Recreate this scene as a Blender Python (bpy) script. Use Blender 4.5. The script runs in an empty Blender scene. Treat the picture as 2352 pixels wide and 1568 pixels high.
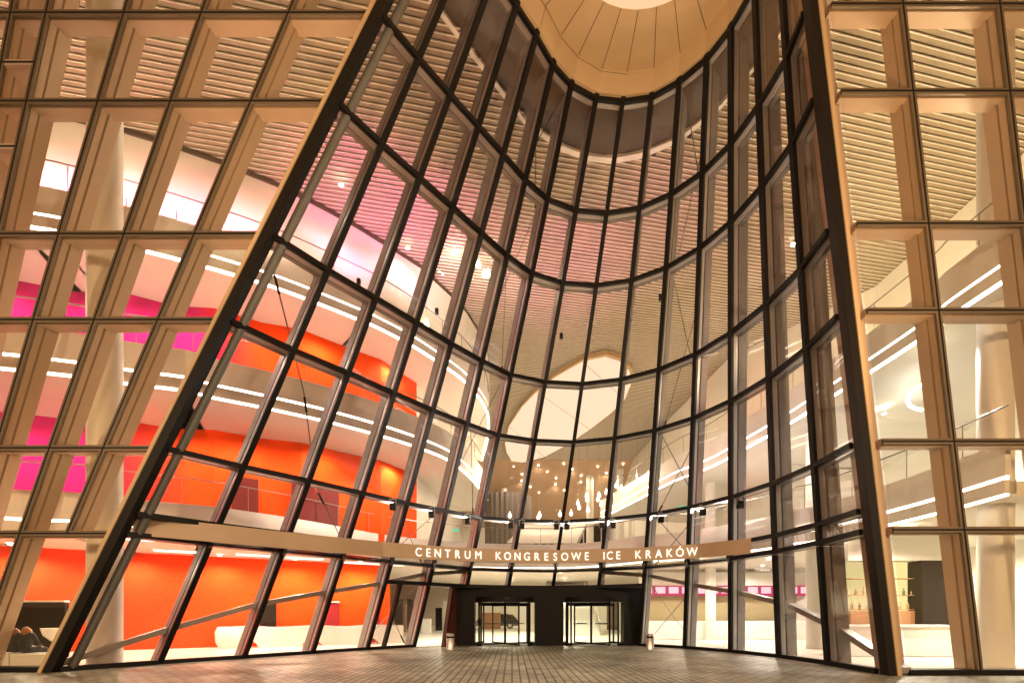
import bpy, math, random
from mathutils import Vector, Matrix
random.seed(7)
S = bpy.context.scene
# ---------------------------------------------------------------- camera, world, exposure
EYE = 1.55
cd = bpy.data.cameras.new('camera'); cam = bpy.data.objects.new('camera', cd)
S.collection.objects.link(cam); S.camera = cam
cam.location = (0, 0, EYE); cam.rotation_euler = (math.radians(90), 0, 0)
cd.sensor_width = 36; cd.lens = 17.006; cd.shift_y = 0.2653; cd.clip_start = 0.05; cd.clip_end = 600
W = bpy.data.worlds.new('World'); S.world = W; W.use_nodes = True
bg = W.node_tree.nodes['Background']
bg.inputs[0].default_value = (1.0, 0.54, 0.235, 1); bg.inputs[1].default_value = 0.40
S.view_settings.view_transform = 'Standard'; S.view_settings.look = 'None'
S.view_settings.exposure = 0.45; S.view_settings.gamma = 1
cy = S.cycles
cy.max_bounces = 14; cy.diffuse_bounces = 5; cy.glossy_bounces = 3; cy.transmission_bounces = 4
cy.transparent_max_bounces = 40; cy.use_denoising = True; cy.sample_clamp_indirect = 6
cy.caustics_reflective = False; cy.caustics_refractive = False
try: cy.denoiser = 'OPENIMAGEDENOISE'
except Exception: pass
# ---------------------------------------------------------------- helpers
F = 1111.0
def U(x, y, z):              # a pixel of the photo's 2352 px view at height z (above eye) -> point
    Y = F * z / (1408 - y); return Vector(((x - 1176) * Y / F, Y, z + EYE))
def AT(x, y, Y): return Vector(((x - 1176) * Y / F, Y, EYE + (1408 - y) * Y / F))
_o = 'first second third fourth fifth sixth seventh eighth ninth tenth eleventh twelfth thirteenth fourteenth fifteenth sixteenth seventeenth eighteenth nineteenth twentieth'.split()
_o += ['twenty-'+w for w in _o[:9]] + ['thirtieth']
def link(o, parent=None):
    S.collection.objects.link(o)
    if parent: o.parent = parent
    return o
def empty(name, loc=(0, 0, 0), rz=0):
    o = bpy.data.objects.new(name, None); o.location = loc; o.rotation_euler = (0, 0, rz)
    o.empty_display_size = .2
    return link(o)
def tag(o, label=None, cat=None, group=None, kind=None):
    if label: o['label'] = label
    if cat: o['category'] = cat; o['kind'] = 'thing'
    if group: o['group'] = group
    if kind: o['kind'] = kind
    return o
Z_ = Vector((0,0,1))
class MB:
    def __init__(s): s.v = []; s.f = []; s.sm = False
    def add(s, vs, fs):
        n = len(s.v); s.v += [tuple(p) for p in vs]; s.f += [tuple(i + n for i in f) for f in fs]; return s
    def quad(s, a, b, c, d): return s.add([a, b, c, d], [(0, 1, 2, 3)])
    def box(s, x0, y0, z0, x1, y1, z1):
        return s.hexa([(x0,y0,z0),(x1,y0,z0),(x1,y1,z0),(x0,y1,z0)], [(x0,y0,z1),(x1,y0,z1),(x1,y1,z1),(x0,y1,z1)])
    def hexa(s, a, b):
        return s.add(list(a) + list(b), [(3,2,1,0),(4,5,6,7),(0,1,5,4),(1,2,6,5),(2,3,7,6),(3,0,4,7)])
    def slab(s, quad, n, t):     # quad thickened along n by t
        n = Vector(n) * t; return s.hexa([Vector(p) for p in quad], [Vector(p) + n for p in quad])
    def beam(s, p0, p1, side, nrm, w, d0, d1):  # section: width w along side, from d0 to d1 along nrm
        p0, p1, side, nrm = map(Vector, (p0, p1, side, nrm))
        q = [-side*w/2 + nrm*d0, side*w/2 + nrm*d0, side*w/2 + nrm*d1, -side*w/2 + nrm*d1]
        return s.hexa([p0 + k for k in q], [p1 + k for k in q])
    def tube(s, p0, p1, r, n=8, r2=None):
        p0, p1 = Vector(p0), Vector(p1); r2 = r if r2 is None else r2
        d = (p1 - p0).normalized(); u = d.orthogonal().normalized(); w = d.cross(u)
        vs = []
        for p, rr in ((p0, r), (p1, r2)):
            for k in range(n):
                a = 2*math.pi*k/n; vs.append(p + (u*math.cos(a) + w*math.sin(a))*rr)
        fs = [(k, (k+1) % n, n+(k+1) % n, n+k) for k in range(n)]
        fs += [tuple(range(n))[::-1], tuple(range(n, 2*n))]
        return s.add(vs, fs)
    def lathe(s, prof, c=(0,0,0), n=20):
        c = Vector(c); vs = []; m = len(prof)
        for r, z in prof:
            for k in range(n):
                a = 2*math.pi*k/n; vs.append(c + Vector((r*math.cos(a), r*math.sin(a), z)))
        fs = [(j*n+k, j*n+(k+1) % n, (j+1)*n+(k+1) % n, (j+1)*n+k) for j in range(m-1) for k in range(n)]
        fs += [tuple(range(n))[::-1], tuple(range((m-1)*n, m*n))]
        return s.add(vs, fs)
    def ribbon(s, A, B):
        n = len(A); return s.add(list(A) + list(B), [(i, i+1, n+i+1, n+i) for i in range(n-1)])
    def extr(s, A, B, A2, B2):   # closed strip section swept: A,B,B2,A2 polylines
        n = len(A); vs = list(A)+list(B)+list(B2)+list(A2); fs = []
        for i in range(n-1):
            for k in range(4):
                a = k*n+i; b = ((k+1) % 4)*n+i; fs.append((a, a+1, b+1, b))
        fs += [(0, n, 2*n, 3*n), (n-1, 4*n-1, 3*n-1, 2*n-1)]
        return s.add(vs, fs)
    def build(s, name, mat, parent=None, smooth=False, bevel=0, local=True):
        me = bpy.data.meshes.new(name); off = Vector((0,0,0))
        if parent is not None and local: 
            q = parent; M = Matrix.Identity(4)
            while q is not None: M = q.matrix_basis @ M; q = q.parent
            inv = M.inverted(); me.from_pydata([tuple(inv @ Vector(p)) for p in s.v], [], s.f)
        else: me.from_pydata(s.v, [], s.f)
        me.materials.append(mat)
        if smooth:
            for p in me.polygons: p.use_smooth = True
        me.update()
        o = link(bpy.data.objects.new(name, me), parent)
        if bevel:
            b = o.modifiers.new('bevel', 'BEVEL'); b.width = bevel; b.segments = 2; b.limit_method = 'ANGLE'
        if smooth:
            m = o.modifiers.new('n', 'EDGE_SPLIT'); m.split_angle = math.radians(40)
        return o
def copy_tree(o, parent=None):
    c = o.copy(); S.collection.objects.link(c); c.parent = parent
    for ch in [k for k in S.objects if k.parent == o]: copy_tree(ch, c)
    return c
def lamp(name, p, power, col=(1,.86,.66), r=.07, parent=None, kind='POINT', spot=None):
    l = bpy.data.lights.new(name, kind); l.energy = power; l.color = col; l.shadow_soft_size = r
    if kind == 'SPOT': l.spot_size = math.radians(spot); l.spot_blend = .6
    o = bpy.data.objects.new(name, l); o.location = p; link(o)
    if parent: o.parent = parent; o.location = Vector(p) - parent.location
    return o
# ---------------------------------------------------------------- materials
def mat(name, col, rough=.5, metal=0, noise=0, nscale=3, bump=0, spec=.5, emit=None, es=1, coat=0):
    m = bpy.data.materials.new(name); m.use_nodes = True; nt = m.node_tree
    b = nt.nodes['Principled BSDF']
    b.inputs['Base Color'].default_value = (*col, 1); b.inputs['Roughness'].default_value = rough
    b.inputs['Metallic'].default_value = metal; b.inputs['Specular IOR Level'].default_value = spec
    b.inputs['Coat Weight'].default_value = coat
    if noise or bump:
        tc = nt.nodes.new('ShaderNodeTexCoord'); nz = nt.nodes.new('ShaderNodeTexNoise')
        nz.inputs['Scale'].default_value = nscale; nz.inputs['Detail'].default_value = 6
        nt.links.new(tc.outputs['Object'], nz.inputs['Vector'])
        if noise:
            mx = nt.nodes.new('ShaderNodeMix'); mx.data_type = 'RGBA'; mx.blend_type = 'MULTIPLY'
            mx.inputs[0].default_value = 1; mx.inputs[6].default_value = (*col, 1)
            mr = nt.nodes.new('ShaderNodeMapRange'); mr.inputs[3].default_value = 1-noise; mr.inputs[4].default_value = 1+noise
            nt.links.new(nz.outputs[0], mr.inputs[0]); nt.links.new(mr.outputs[0], mx.inputs[7])
            nt.links.new(mx.outputs[2], b.inputs['Base Color'])
        if bump:
            bp = nt.nodes.new('ShaderNodeBump'); bp.inputs['Strength'].default_value = bump
            nt.links.new(nz.outputs[0], bp.inputs['Height']); nt.links.new(bp.outputs[0], b.inputs['Normal'])
    if emit:
        b.inputs['Emission Color'].default_value = (*emit, 1); b.inputs['Emission Strength'].default_value = es
    return m
def glass(name, tint, base=.03, rough=0.0, top=.36, pwr=4):
    m = bpy.data.materials.new(name); m.use_nodes = True; nt = m.node_tree; nt.nodes.clear()
    out = nt.nodes.new('ShaderNodeOutputMaterial'); mx = nt.nodes.new('ShaderNodeMixShader')
    tr = nt.nodes.new('ShaderNodeBsdfTransparent'); gl = nt.nodes.new('ShaderNodeBsdfGlossy')
    tr.inputs[0].default_value = (*tint, 1); gl.inputs['Roughness'].default_value = rough
    gl.inputs[0].default_value = (.95, .97, 1, 1)
    tc = nt.nodes.new('ShaderNodeTexCoord'); nz = nt.nodes.new('ShaderNodeTexNoise'); nz.inputs['Scale'].default_value = .8; nz.inputs['Detail'].default_value = 1
    bp = nt.nodes.new('ShaderNodeBump'); bp.inputs['Strength'].default_value = .15; bp.inputs['Distance'].default_value = .02
    nt.links.new(tc.outputs['Object'], nz.inputs[0]); nt.links.new(nz.outputs[0], bp.inputs['Height']); nt.links.new(bp.outputs[0], gl.inputs['Normal'])
    lw = nt.nodes.new('ShaderNodeLayerWeight'); lw.inputs[0].default_value = .5
    pw = nt.nodes.new('ShaderNodeMath'); pw.operation = 'POWER'; pw.inputs[1].default_value = pwr
    mr = nt.nodes.new('ShaderNodeMapRange'); mr.inputs[3].default_value = base; mr.inputs[4].default_value = top
    nt.links.new(lw.outputs['Facing'], pw.inputs[0]); nt.links.new(pw.outputs[0], mr.inputs[0])
    nt.links.new(mr.outputs[0], mx.inputs[0]); nt.links.new(tr.outputs[0], mx.inputs[1]); nt.links.new(gl.outputs[0], mx.inputs[2])
    nt.links.new(mx.outputs[0], out.inputs[0]); return m
def emis(name, col, st):
    m = bpy.data.materials.new(name); m.use_nodes = True; nt = m.node_tree; nt.nodes.clear()
    o = nt.nodes.new('ShaderNodeOutputMaterial'); e = nt.nodes.new('ShaderNodeEmission')
    e.inputs[0].default_value = (*col, 1); e.inputs[1].default_value = st
    nt.links.new(e.outputs[0], o.inputs[0]); return m
M = dict(
    black=mat('black_metal', (.006,.0055,.005), .45, spec=.2, noise=.3, nscale=4),
    portal=mat('portal_dark_metal', (.008,.006,.005), .5, spec=.15, noise=.3, nscale=2),
    fin=mat('fin_steel_grey', (.20,.19,.175), .5, 0, noise=.12, nscale=2.5),
    carrier=mat('light_aluminium', (.40,.39,.37), .35, .3, noise=.08),
    bronze=mat('bronze_frame', (.16,.115,.07), .45, .2, noise=.15, nscale=2),
    beige=mat('beige_fin', (.48,.345,.235), .5, noise=.08, nscale=1.5),
    post=mat('corner_post', (.009,.007,.005), .5, 0, spec=.2, noise=.25, nscale=1.5),
    sand=mat('sand_cladding', (.50,.35,.19), .5, noise=.08, nscale=1.2),
    sign=mat('sign_band_metal', (.44,.31,.19), .45, .1, noise=.1, nscale=1.5),
    white=mat('white_plaster', (.80,.785,.71), .7, noise=.04, nscale=1),
    fascia=mat('grey_white_fascia', (.78,.76,.72), .55, noise=.06, nscale=1),
    soff=mat('white_ceiling', (.80,.785,.72), .7, noise=.05, nscale=.6),
    tan=mat('tan_ceiling', (.60,.42,.28), .7, noise=.06, nscale=.4),
    board=mat('slat_board', (.27,.21,.135), .6, noise=.15, nscale=1.5),
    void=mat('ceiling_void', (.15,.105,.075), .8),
    lip=mat('slat_lip', (.92,.88,.76), .5),  # cream colour paints the lit line along each slat's front edge
    trim=mat('dark_trim', (.07,.05,.035), .5),
    colm=mat('white_column', (.76,.74,.69), .45, noise=.04, nscale=2),
    floor=mat('polished_floor', (.78,.75,.66), .28, noise=.05, nscale=.5),
    steel=mat('brushed_steel', (.55,.53,.5), .3, .9),
    rail=mat('rail_steel', (.25,.24,.22), .3, .8),
    desk=mat('white_desk', (.85,.84,.80), .25, noise=.02),
    screen=mat('dark_screen', (.008,.007,.006), .3, spec=.25),
    hair=mat('ginger_hair', (.30,.12,.04), .7, noise=.4, nscale=60),
    skin=mat('skin', (.55,.32,.22), .5),
    coat=mat('dark_coat', (.010,.010,.014), .8, noise=.3, nscale=20),
    kiosk=mat('dark_kiosk_panel', (.014,.010,.007), .4, spec=.2, noise=.5, nscale=2),
    gold=mat('olive_wall_panel', (.33,.28,.15), .5, noise=.06),
    curt=mat('grey_curtain', (.20,.17,.15), .8, noise=.2, nscale=5),
    wood=mat('wood_shelf', (.35,.18,.08), .5),
    car=mat('black_car_paint', (.01,.01,.012), .15, coat=1),
    tyre=mat('rubber', (.02,.02,.02), .8),
    red=mat('red_panel', (.55,.03,.02), .4),
    g_curve=glass('tinted_glass', (.88,.83,.80), .02, top=.48, pwr=2.8),
    g_side=glass('clear_glass', (.96,.93,.86), .035),
    g_clear=glass('door_glass', (.98,.98,.95), .015, top=.25),
    strip=emis('light_strip', (1,.95,.80), 9.0),
    cool=emis('light_strip_cool', (.90,.95,1), 7.0),
    disc=emis('luminous_ceiling', (1,.80,.58), 1.1),
    lamp=emis('lamp_glow', (1,.93,.62), 7),
    spot=emis('spot_glow', (1,.94,.8), 30),
    panel=emis('light_panel', (1,.86,.66), 2.2),
    mag=emis('magenta_screen', (.75,.10,.22), .8),
    magw=emis('pink_screen', (1,.62,.70), 1.3),
    green=emis('exit_sign_green', (.1,.9,.5), 1.0),
    menu=emis('backlit_menu', (1,.88,.42), .85),
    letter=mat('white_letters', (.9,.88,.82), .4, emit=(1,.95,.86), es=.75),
    pinkl=emis('pink_uplight', (1,.40,.58), 4),
    peachl=emis('peach_uplight', (1,.62,.42), 4),
    street=emis('street_lamp_glow', (1,.55,.2), 14),
)
# painted wall whose colour runs from magenta (left wing) through crimson to orange (entrance side)
def wall_paint(name, stops):
    m = mat(name, (1, .2, .1), .8, spec=.15); nt = m.node_tree; b = nt.nodes['Principled BSDF']
    tc = nt.nodes.new('ShaderNodeTexCoord'); sp = nt.nodes.new('ShaderNodeSeparateXYZ')
    mr = nt.nodes.new('ShaderNodeMapRange'); mr.inputs[1].default_value = -22; mr.inputs[2].default_value = -4
    cr = nt.nodes.new('ShaderNodeValToRGB'); el = cr.color_ramp.elements
    while len(el) < len(stops): el.new(.5)
    for e, (p, c) in zip(el, stops): e.position = p; e.color = (*c, 1)
    nt.links.new(tc.outputs['Object'], sp.inputs[0]); nt.links.new(sp.outputs[0], mr.inputs[0])
    nt.links.new(mr.outputs[0], cr.inputs[0]); br = nt.nodes.new('ShaderNodeTexBrick'); cm = nt.nodes.new('ShaderNodeCombineXYZ')
    nt.links.new(sp.outputs[0], cm.inputs[0]); nt.links.new(sp.outputs[2], cm.inputs[1]); nt.links.new(cm.outputs[0], br.inputs[0])
    br.inputs['Scale'].default_value = 1; br.inputs['Brick Width'].default_value = 1.2; br.inputs['Row Height'].default_value = .6; br.offset = 0
    br.inputs['Mortar Size'].default_value = .006; br.inputs['Color1'].default_value = (1,1,1,1); br.inputs['Color2'].default_value = (.9,.9,.9,1); br.inputs['Mortar'].default_value = (.7,.7,.7,1)
    mx = nt.nodes.new('ShaderNodeMix'); mx.data_type = 'RGBA'; mx.blend_type = 'MULTIPLY'; mx.inputs[0].default_value = .8
    nt.links.new(cr.outputs[0], mx.inputs[6]); nt.links.new(br.outputs[0], mx.inputs[7]); nt.links.new(mx.outputs[2], b.inputs['Base Color'])
    return m
MAG = (.62,.008,.20); CRI = (.82,.02,.03); ORA = (.95,.085,.006)
M['paint_up'] = wall_paint('painted_wall_magenta_to_orange', [(0, MAG), (.26, MAG), (.37, CRI), (.48, ORA), (1, ORA)])
M['paint_top'] = wall_paint('painted_wall_magenta', [(0, MAG), (.48, MAG), (.55, CRI), (.61, ORA), (1, ORA)])
M['paint_gr'] = wall_paint('painted_wall_orange', [(0, (.93,.05,.012)), (.3, (.93,.055,.012)), (.7, ORA), (1, ORA)])
# paving
def paving():
    m = mat('clinker_paving', (.1,.09,.07), .55); nt = m.node_tree; b = nt.nodes['Principled BSDF']
    tc = nt.nodes.new('ShaderNodeTexCoord'); mp = nt.nodes.new('ShaderNodeMapping'); mp.inputs['Rotation'].default_value = (0,0,math.radians(90))
    br = nt.nodes.new('ShaderNodeTexBrick'); br.inputs['Scale'].default_value = 1
    br.inputs['Brick Width'].default_value = .42; br.inputs['Row Height'].default_value = .20
    br.inputs['Mortar Size'].default_value = .022; br.inputs['Mortar Smooth'].default_value = .2; br.inputs['Bias'].default_value = 0
    br.inputs['Color1'].default_value = (.42,.41,.30,1); br.inputs['Color2'].default_value = (.25,.245,.175,1); br.inputs['Mortar'].default_value = (.02,.017,.012,1)
    nt.links.new(tc.outputs['Object'], mp.inputs[0]); nt.links.new(mp.outputs[0], br.inputs[0])
    nz = nt.nodes.new('ShaderNodeTexNoise'); nz.inputs['Scale'].default_value = .45; nz.inputs['Detail'].default_value = 8; nz.inputs['Roughness'].default_value = .65
    nt.links.new(tc.outputs['Object'], nz.inputs[0])
    mr = nt.nodes.new('ShaderNodeMapRange'); mr.inputs[1].default_value=.3; mr.inputs[2].default_value=.7; mr.inputs[3].default_value = .35; mr.inputs[4].default_value = 1.35
    nt.links.new(nz.outputs[0], mr.inputs[0])
    mx = nt.nodes.new('ShaderNodeMix'); mx.data_type='RGBA'; mx.blend_type='MULTIPLY'; mx.inputs[0].default_value=1
    nt.links.new(br.outputs[0], mx.inputs[6]); nt.links.new(mr.outputs[0], mx.inputs[7]); nt.links.new(mx.outputs[2], b.inputs['Base Color'])
    bp = nt.nodes.new('ShaderNodeBump'); bp.inputs['Strength'].default_value=.6; bp.inputs['Distance'].default_value=.02
    iv = nt.nodes.new('ShaderNodeMath'); iv.operation='MULTIPLY'; iv.inputs[1].default_value = -1
    nt.links.new(br.outputs[1], iv.inputs[0]); nt.links.new(iv.outputs[0], bp.inputs['Height']); nt.links.new(bp.outputs[0], b.inputs['Normal'])
    rr = nt.nodes.new('ShaderNodeMapRange'); rr.inputs[3].default_value=.62; rr.inputs[4].default_value=.32
    nt.links.new(nz.outputs[0], rr.inputs[0]); nt.links.new(rr.outputs[0], b.inputs['Roughness'])
    return m
M['paving'] = paving()
# ---------------------------------------------------------------- the curved glass wall's geometry: 16 leaning straight mullions
BASE = [(-12.19,12.82),(-10.81,14.78),(-9.23,16.58),(-7.70,18.55),(-6.19,20.50),(-4.55,22.22),(-2.87,23.96),(-.71,24.78),
        (1.71,25.07),(4.08,24.32),(6.12,23.07),(7.64,21.28),(8.72,19.18),(9.38,16.90),(9.57,14.56),(9.44,12.18)]
SLP = [(.513,-.016),(.478,-.072),(.430,-.122),(.386,-.183),(.343,-.242),(.292,-.286),(.244,-.340),(.185,-.358),
       (.115,-.367),(.048,-.337),(-.011,-.301),(-.052,-.248),(-.084,-.187),(-.105,-.126),(-.108,-.062),(-.109,.011)]
ZR = dict(G=0.0, H=2.85, F=3.65, Ft=4.18, E=5.88, D=9.20, C=11.41, B=14.80, A=17.04, T=20.15, S=20.85)
def P(i, z): return Vector((BASE[i][0] + SLP[i][0]*z, BASE[i][1] + SLP[i][1]*z, z))
def Pf(t, z):
    i = min(14, max(0, int(t))); return P(i, z).lerp(P(i+1, z), t - i)
def tang(i, z):
    a, b = P(max(0, i-1), z), P(min(15, i+1), z); return (b - a).normalized()
def inward(i, z): # horizontal, pointing into the building
    t = tang(i, z); return Vector((-t.y, t.x, 0)).normalized()
def inn_f(t, z):
    a = Pf(max(0, t-.5), z); b = Pf(min(15, t+.5), z); d = (b-a).normalized(); return Vector((-d.y, d.x, 0))
def curve_off(z, off, z2=None, n=16):
    return [P(i, z) + inward(i, z)*off + Vector((0,0,(z2-z) if z2 is not None else 0)) for i in range(n)]
# ---------------------------------------------------------------- ground, floor
g = MB(); g.quad((-150,-90,0),(150,-90,0),(150,90,0),(-150,90,0)); tag(g.build('ground', M['paving']), 'grey clinker brick plaza in front of the glass entrance', kind='structure')
# interior floor sheet 4 mm above, bounded by the glass line
fl = MB()
base_line = [Vector((-40,12.86,0))] + [P(i,0)+inward(i,0)*.1 for i in range(16)] + [Vector((30,12.24,0))]
fl.ribbon([p + Vector((0,0,.006)) for p in base_line], [Vector((p.x*1.0, 75, .006)) for p in base_line])
tag(fl.build('floor', M['floor']), 'pale polished foyer floor behind the glass', kind='structure')
kb = MB(); kb.extr([P(i,0)-inward(i,0)*.55+Vector((0,0,.012)) for i in range(1,15)], [P(i,0)-inward(i,0)*.16+Vector((0,0,.012)) for i in range(1,15)],
                   [P(i,0)-inward(i,0)*.55+Vector((0,0,-.05)) for i in range(1,15)], [P(i,0)-inward(i,0)*.16+Vector((0,0,-.05)) for i in range(1,15)])
tag(kb.build('drainage_kerb', mat('smooth_kerb_stone', (.24,.2,.17), .35, noise=.2, nscale=3)), 'smooth stone strip along the foot of the curved glass', kind='structure')
# ---------------------------------------------------------------- glazing builders
def mullion(pts, sides, inns, parent, capw=.165, capd=.13, finw=.13, find=.62, style='dark'):
    m = MB(); c = MB(); k = MB()
    for a in range(len(pts)-1):
        def seg(mb, w, d0, d1):
            q = []
            for j in (a, a+1):
                s, n, p = sides[j], inns[j], pts[j]
                q.append([p - s*w/2 + n*d0, p + s*w/2 + n*d0, p + s*w/2 + n*d1, p - s*w/2 + n*d1])
            mb.hexa(q[0], q[1])
        seg(c, capw, -capd, -.012)
        seg(k, finw*.8, .016, .19)
        seg(m, finw, .235, find)
        seg(m, .04, .19, .236)
    if style == 'dark':
        o = m.build('mullion', M['fin'], parent); c.build('cap', M['black'], o); k.build('carrier', M['carrier'], o)
    else:
        o = m.build('mullion', M['beige'], parent); k.build('carrier', M['beige'], o)
        c.build('cap', M['bronze'], o)
        j = MB()
        for a in range(len(pts)-1):
            q = [[pts[b] - sides[b]*.022 - inns[b]*(capd+.004), pts[b] + sides[b]*.022 - inns[b]*(capd+.004),
                  pts[b] + sides[b]*.022 - inns[b]*(capd-.03), pts[b] - sides[b]*.022 - inns[b]*(capd-.03)] for b in (a, a+1)]
            j.hexa(q[0], q[1])
        j.build('joint', M['black'], o)
    return o
# ---- upper curved wall
cw = empty('curved_glass_wall', (1.7, 25, 0)); tag(cw, 'tall concave dark framed glass wall leaning out over the entrance', 'glass wall')
def line(i, z0, z1): return [P(i, z0), P(i, z1)], [tang(i, z0), tang(i, z1)], [inward(i, z0), inward(i, z1)]
for i in range(1, 15):
    z0 = ZR['F'] - .1
    mullion(*line(i, z0, ZR['T'] + .1), cw)
def transom(z, parent, i0=0, i1=15, h=.145, capd=.12, dep=.20):
    up = Vector((0,0,h/2)); m = MB(); c = MB(); ii = range(i0, i1+1)
    def row(off, dz):
        o_ = [P(i, z) + inward(i, z)*off + dz for i in ii]
        if i0 == 0: o_[0] = o_[0].lerp(o_[1], .05)
        if i1 == 15: o_[-1] = o_[-1].lerp(o_[-2], .12)
        return o_
    m.extr(row(.02, up*.8), row(dep, up*.8), row(.02, -up*.8), row(dep, -up*.8))
    c.extr(row(-capd, up), row(-.014, up), row(-capd, -up), row(-.014, -up))
    o = m.build('transom', M['carrier'], parent); c.build('cap', M['black'], o)
    b = MB(); b.extr(row(dep+.02, up*.5), row(dep+.17, up*.5), row(dep+.02, -up*.9), row(dep+.17, -up*.9)); b.build('stiffener', M['fin'], o)
    return o
for k in ('F','Ft','E','D','C','B','A','T'): transom(ZR[k], cw)
def pane(q, nrm, parent, m, t=.012, name='glass_pane'):
    b = MB(); b.slab(q, nrm, t); return b.build(name, m, parent)
tiers = ['F','E','D','C','B','A','T']
for a, b in zip(tiers, tiers[1:]):
    for i in range(15):
        q = [P(i, ZR[a]), P(i+1, ZR[a]), P(i+1, ZR[b]), P(i, ZR[b])]
        n = (q[1]-q[0]).cross(q[3]-q[0]).normalized()
        pane(q, n, cw, M['g_curve'])
# tension rods with turnbuckles
def rod(p0, p1, parent, r=.018):
    m = MB(); m.tube(p0, p1, r, 6); o = m.build('tension_rod', M['rail'], parent)
    d = (p1-p0).normalized(); k = MB(); k.tube(p0+d*.15, p0+d*.6, .04, 6); k.build('turnbuckle', M['black'], o)
IN = .68
def pin(i, z): return P(i, z) + inward(i, z)*IN
for bay, zs in (((10,11), 'FEDCBAT'), ((5,6), 'EDCBAT'), ((4,5), 'FE')):
    lv = [ZR[c] for c in zs]
    if bay == (10,11): pairs = [(lv[0],lv[1]),(lv[1],lv[2]+.0),(lv[2],lv[4]),(lv[4],lv[6])]
    elif bay == (5,6): pairs = [(lv[0],lv[2]),(lv[2],lv[4]),(lv[4],lv[5])]
    else: pairs = [(lv[0],lv[1])]
    for z0, z1 in pairs:
        rod(pin(bay[0], z0), pin(bay[1], z1), cw); rod(pin(bay[1], z0), pin(bay[0], z1), cw)
for (ta,za,tb,zb) in ((.35,11.2,1.55,8.6),(1.55,8.6,2.35,5.9),(2.35,5.9,3.4,3.7)):
    rod(Pf(ta,za)+inn_f(ta,za)*.75, Pf(tb,zb)+inn_f(tb,zb)*.75, cw, .022)
# round inner edge tube along the left edge post
# ---- lower entrance glazing
lw_ = empty('entrance_glass_wall', (1.7, 25, 0)); tag(lw_, 'street level glazing in black frames either side of the doors', 'glass wall')
for i in list(range(1, 6)) + list(range(10, 15)): mullion(*line(i, 0.02, ZR['F'] - .12), lw_)
for i in range(6, 10): mullion(*line(i, ZR['H'], ZR['F'] - .12), lw_)
transom(.07, lw_, 0, 5, h=.14); transom(.07, lw_, 10, 15, h=.14); transom(ZR['H'], lw_, 4, 10, h=.16)
for i in range(15):
    z0 = .1 if (i < 5 or i >= 10) else ZR['H']
    q = [P(i, z0), P(i+1, z0), P(i+1, ZR['F']), P(i, ZR['F'])]
    pane(q, (q[1]-q[0]).cross(q[3]-q[0]).normalized(), lw_, M['g_curve'])
def brace(pts, parent):
    m = MB()
    for a, b in zip(pts, pts[1:]):
        d = (b-a).normalized(); n = Vector((-d.y, d.x, 0)).normalized(); u = d.cross(n)
        if u.z < 0: u = -u
        m.beam(a, b, u, n, .17, -.14, .14)
    return m.build('diagonal_brace', M['carrier'], parent)
zl = [.12,1.05,1.85,2.35,2.78,3.3,3.55]
brace([P(i, z)+inward(i, z)*.45 for i, z in enumerate(zl)], lw_)
brace([P(15-i, z)+inward(15-i, z)*.45 for i, z in enumerate(zl)], lw_)
for a, b in ((4,5),(10,11)):
    rod(pin(a,.1), pin(b,2.9), lw_); rod(pin(b,.1), pin(a,2.9), lw_)
# dark narrow side door beside the portal
sd = MB()
p = Pf(4.35, 0); q2 = Pf(4.35, 2.8); t = tang(4, 0); nn = inward(4, 0)
sd.beam(p, q2, t, nn, .12, -.1, .12); sd.build('door_post', M['black'], lw_)
rp = MB(); a0 = Pf(4.5,.05)+nn*.3; a1 = Pf(4.5,2.8)+nn*.3; rp.beam(a0, a1, t, nn, .45, 0, .12)
# ---------------------------------------------------------------- corner posts
def post(i, name, label, out, wid, dep, m):
    o = empty(name, tuple(P(i, 0))); tag(o, label, 'corner post')
    s = Vector((1,0,0)); n = Vector((0,1,0)); b = MB()
    b.beam(P(i,-.02)+s*out, P(i,21)+s*out, s, n, wid, -.16, dep); b.build('post', M['post'], o)
    c = MB(); oo = out - (wid/2+.055)*(1 if i == 0 else -1)
    c.beam(P(i,-.01)+s*oo, P(i,21)+s*oo, s, n, .10, -.19, .25); c.build('edge_trim', M[m], o)
    return o
lp = post(0, 'corner_post', 'leaning dark post where left glass wall meets the curve', .0, .24, .10, 'sand')
tb = MB(); tb.tube(P(0,.02)+Vector((.21,.30,0)), P(0,20.8)+Vector((.21,.30,0)), .11, 20); tb.build('steel_tube', mat('tube_steel', (.11,.105,.09), .5, noise=.3, nscale=2), lp, smooth=True)
rp_ = post(15, 'corner_post', 'nearly upright dark post where right glass wall meets the curve', .03, .20, .12, 'sand')
fn = MB(); fn.beam(P(15,.02)+Vector((.55,.5,0)), P(15,20.8)+Vector((.55,.5,0)), (1,0,0), (0,1,0), .18, -.3, .5); fn.build('fin', M['beige'], rp_)
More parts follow.
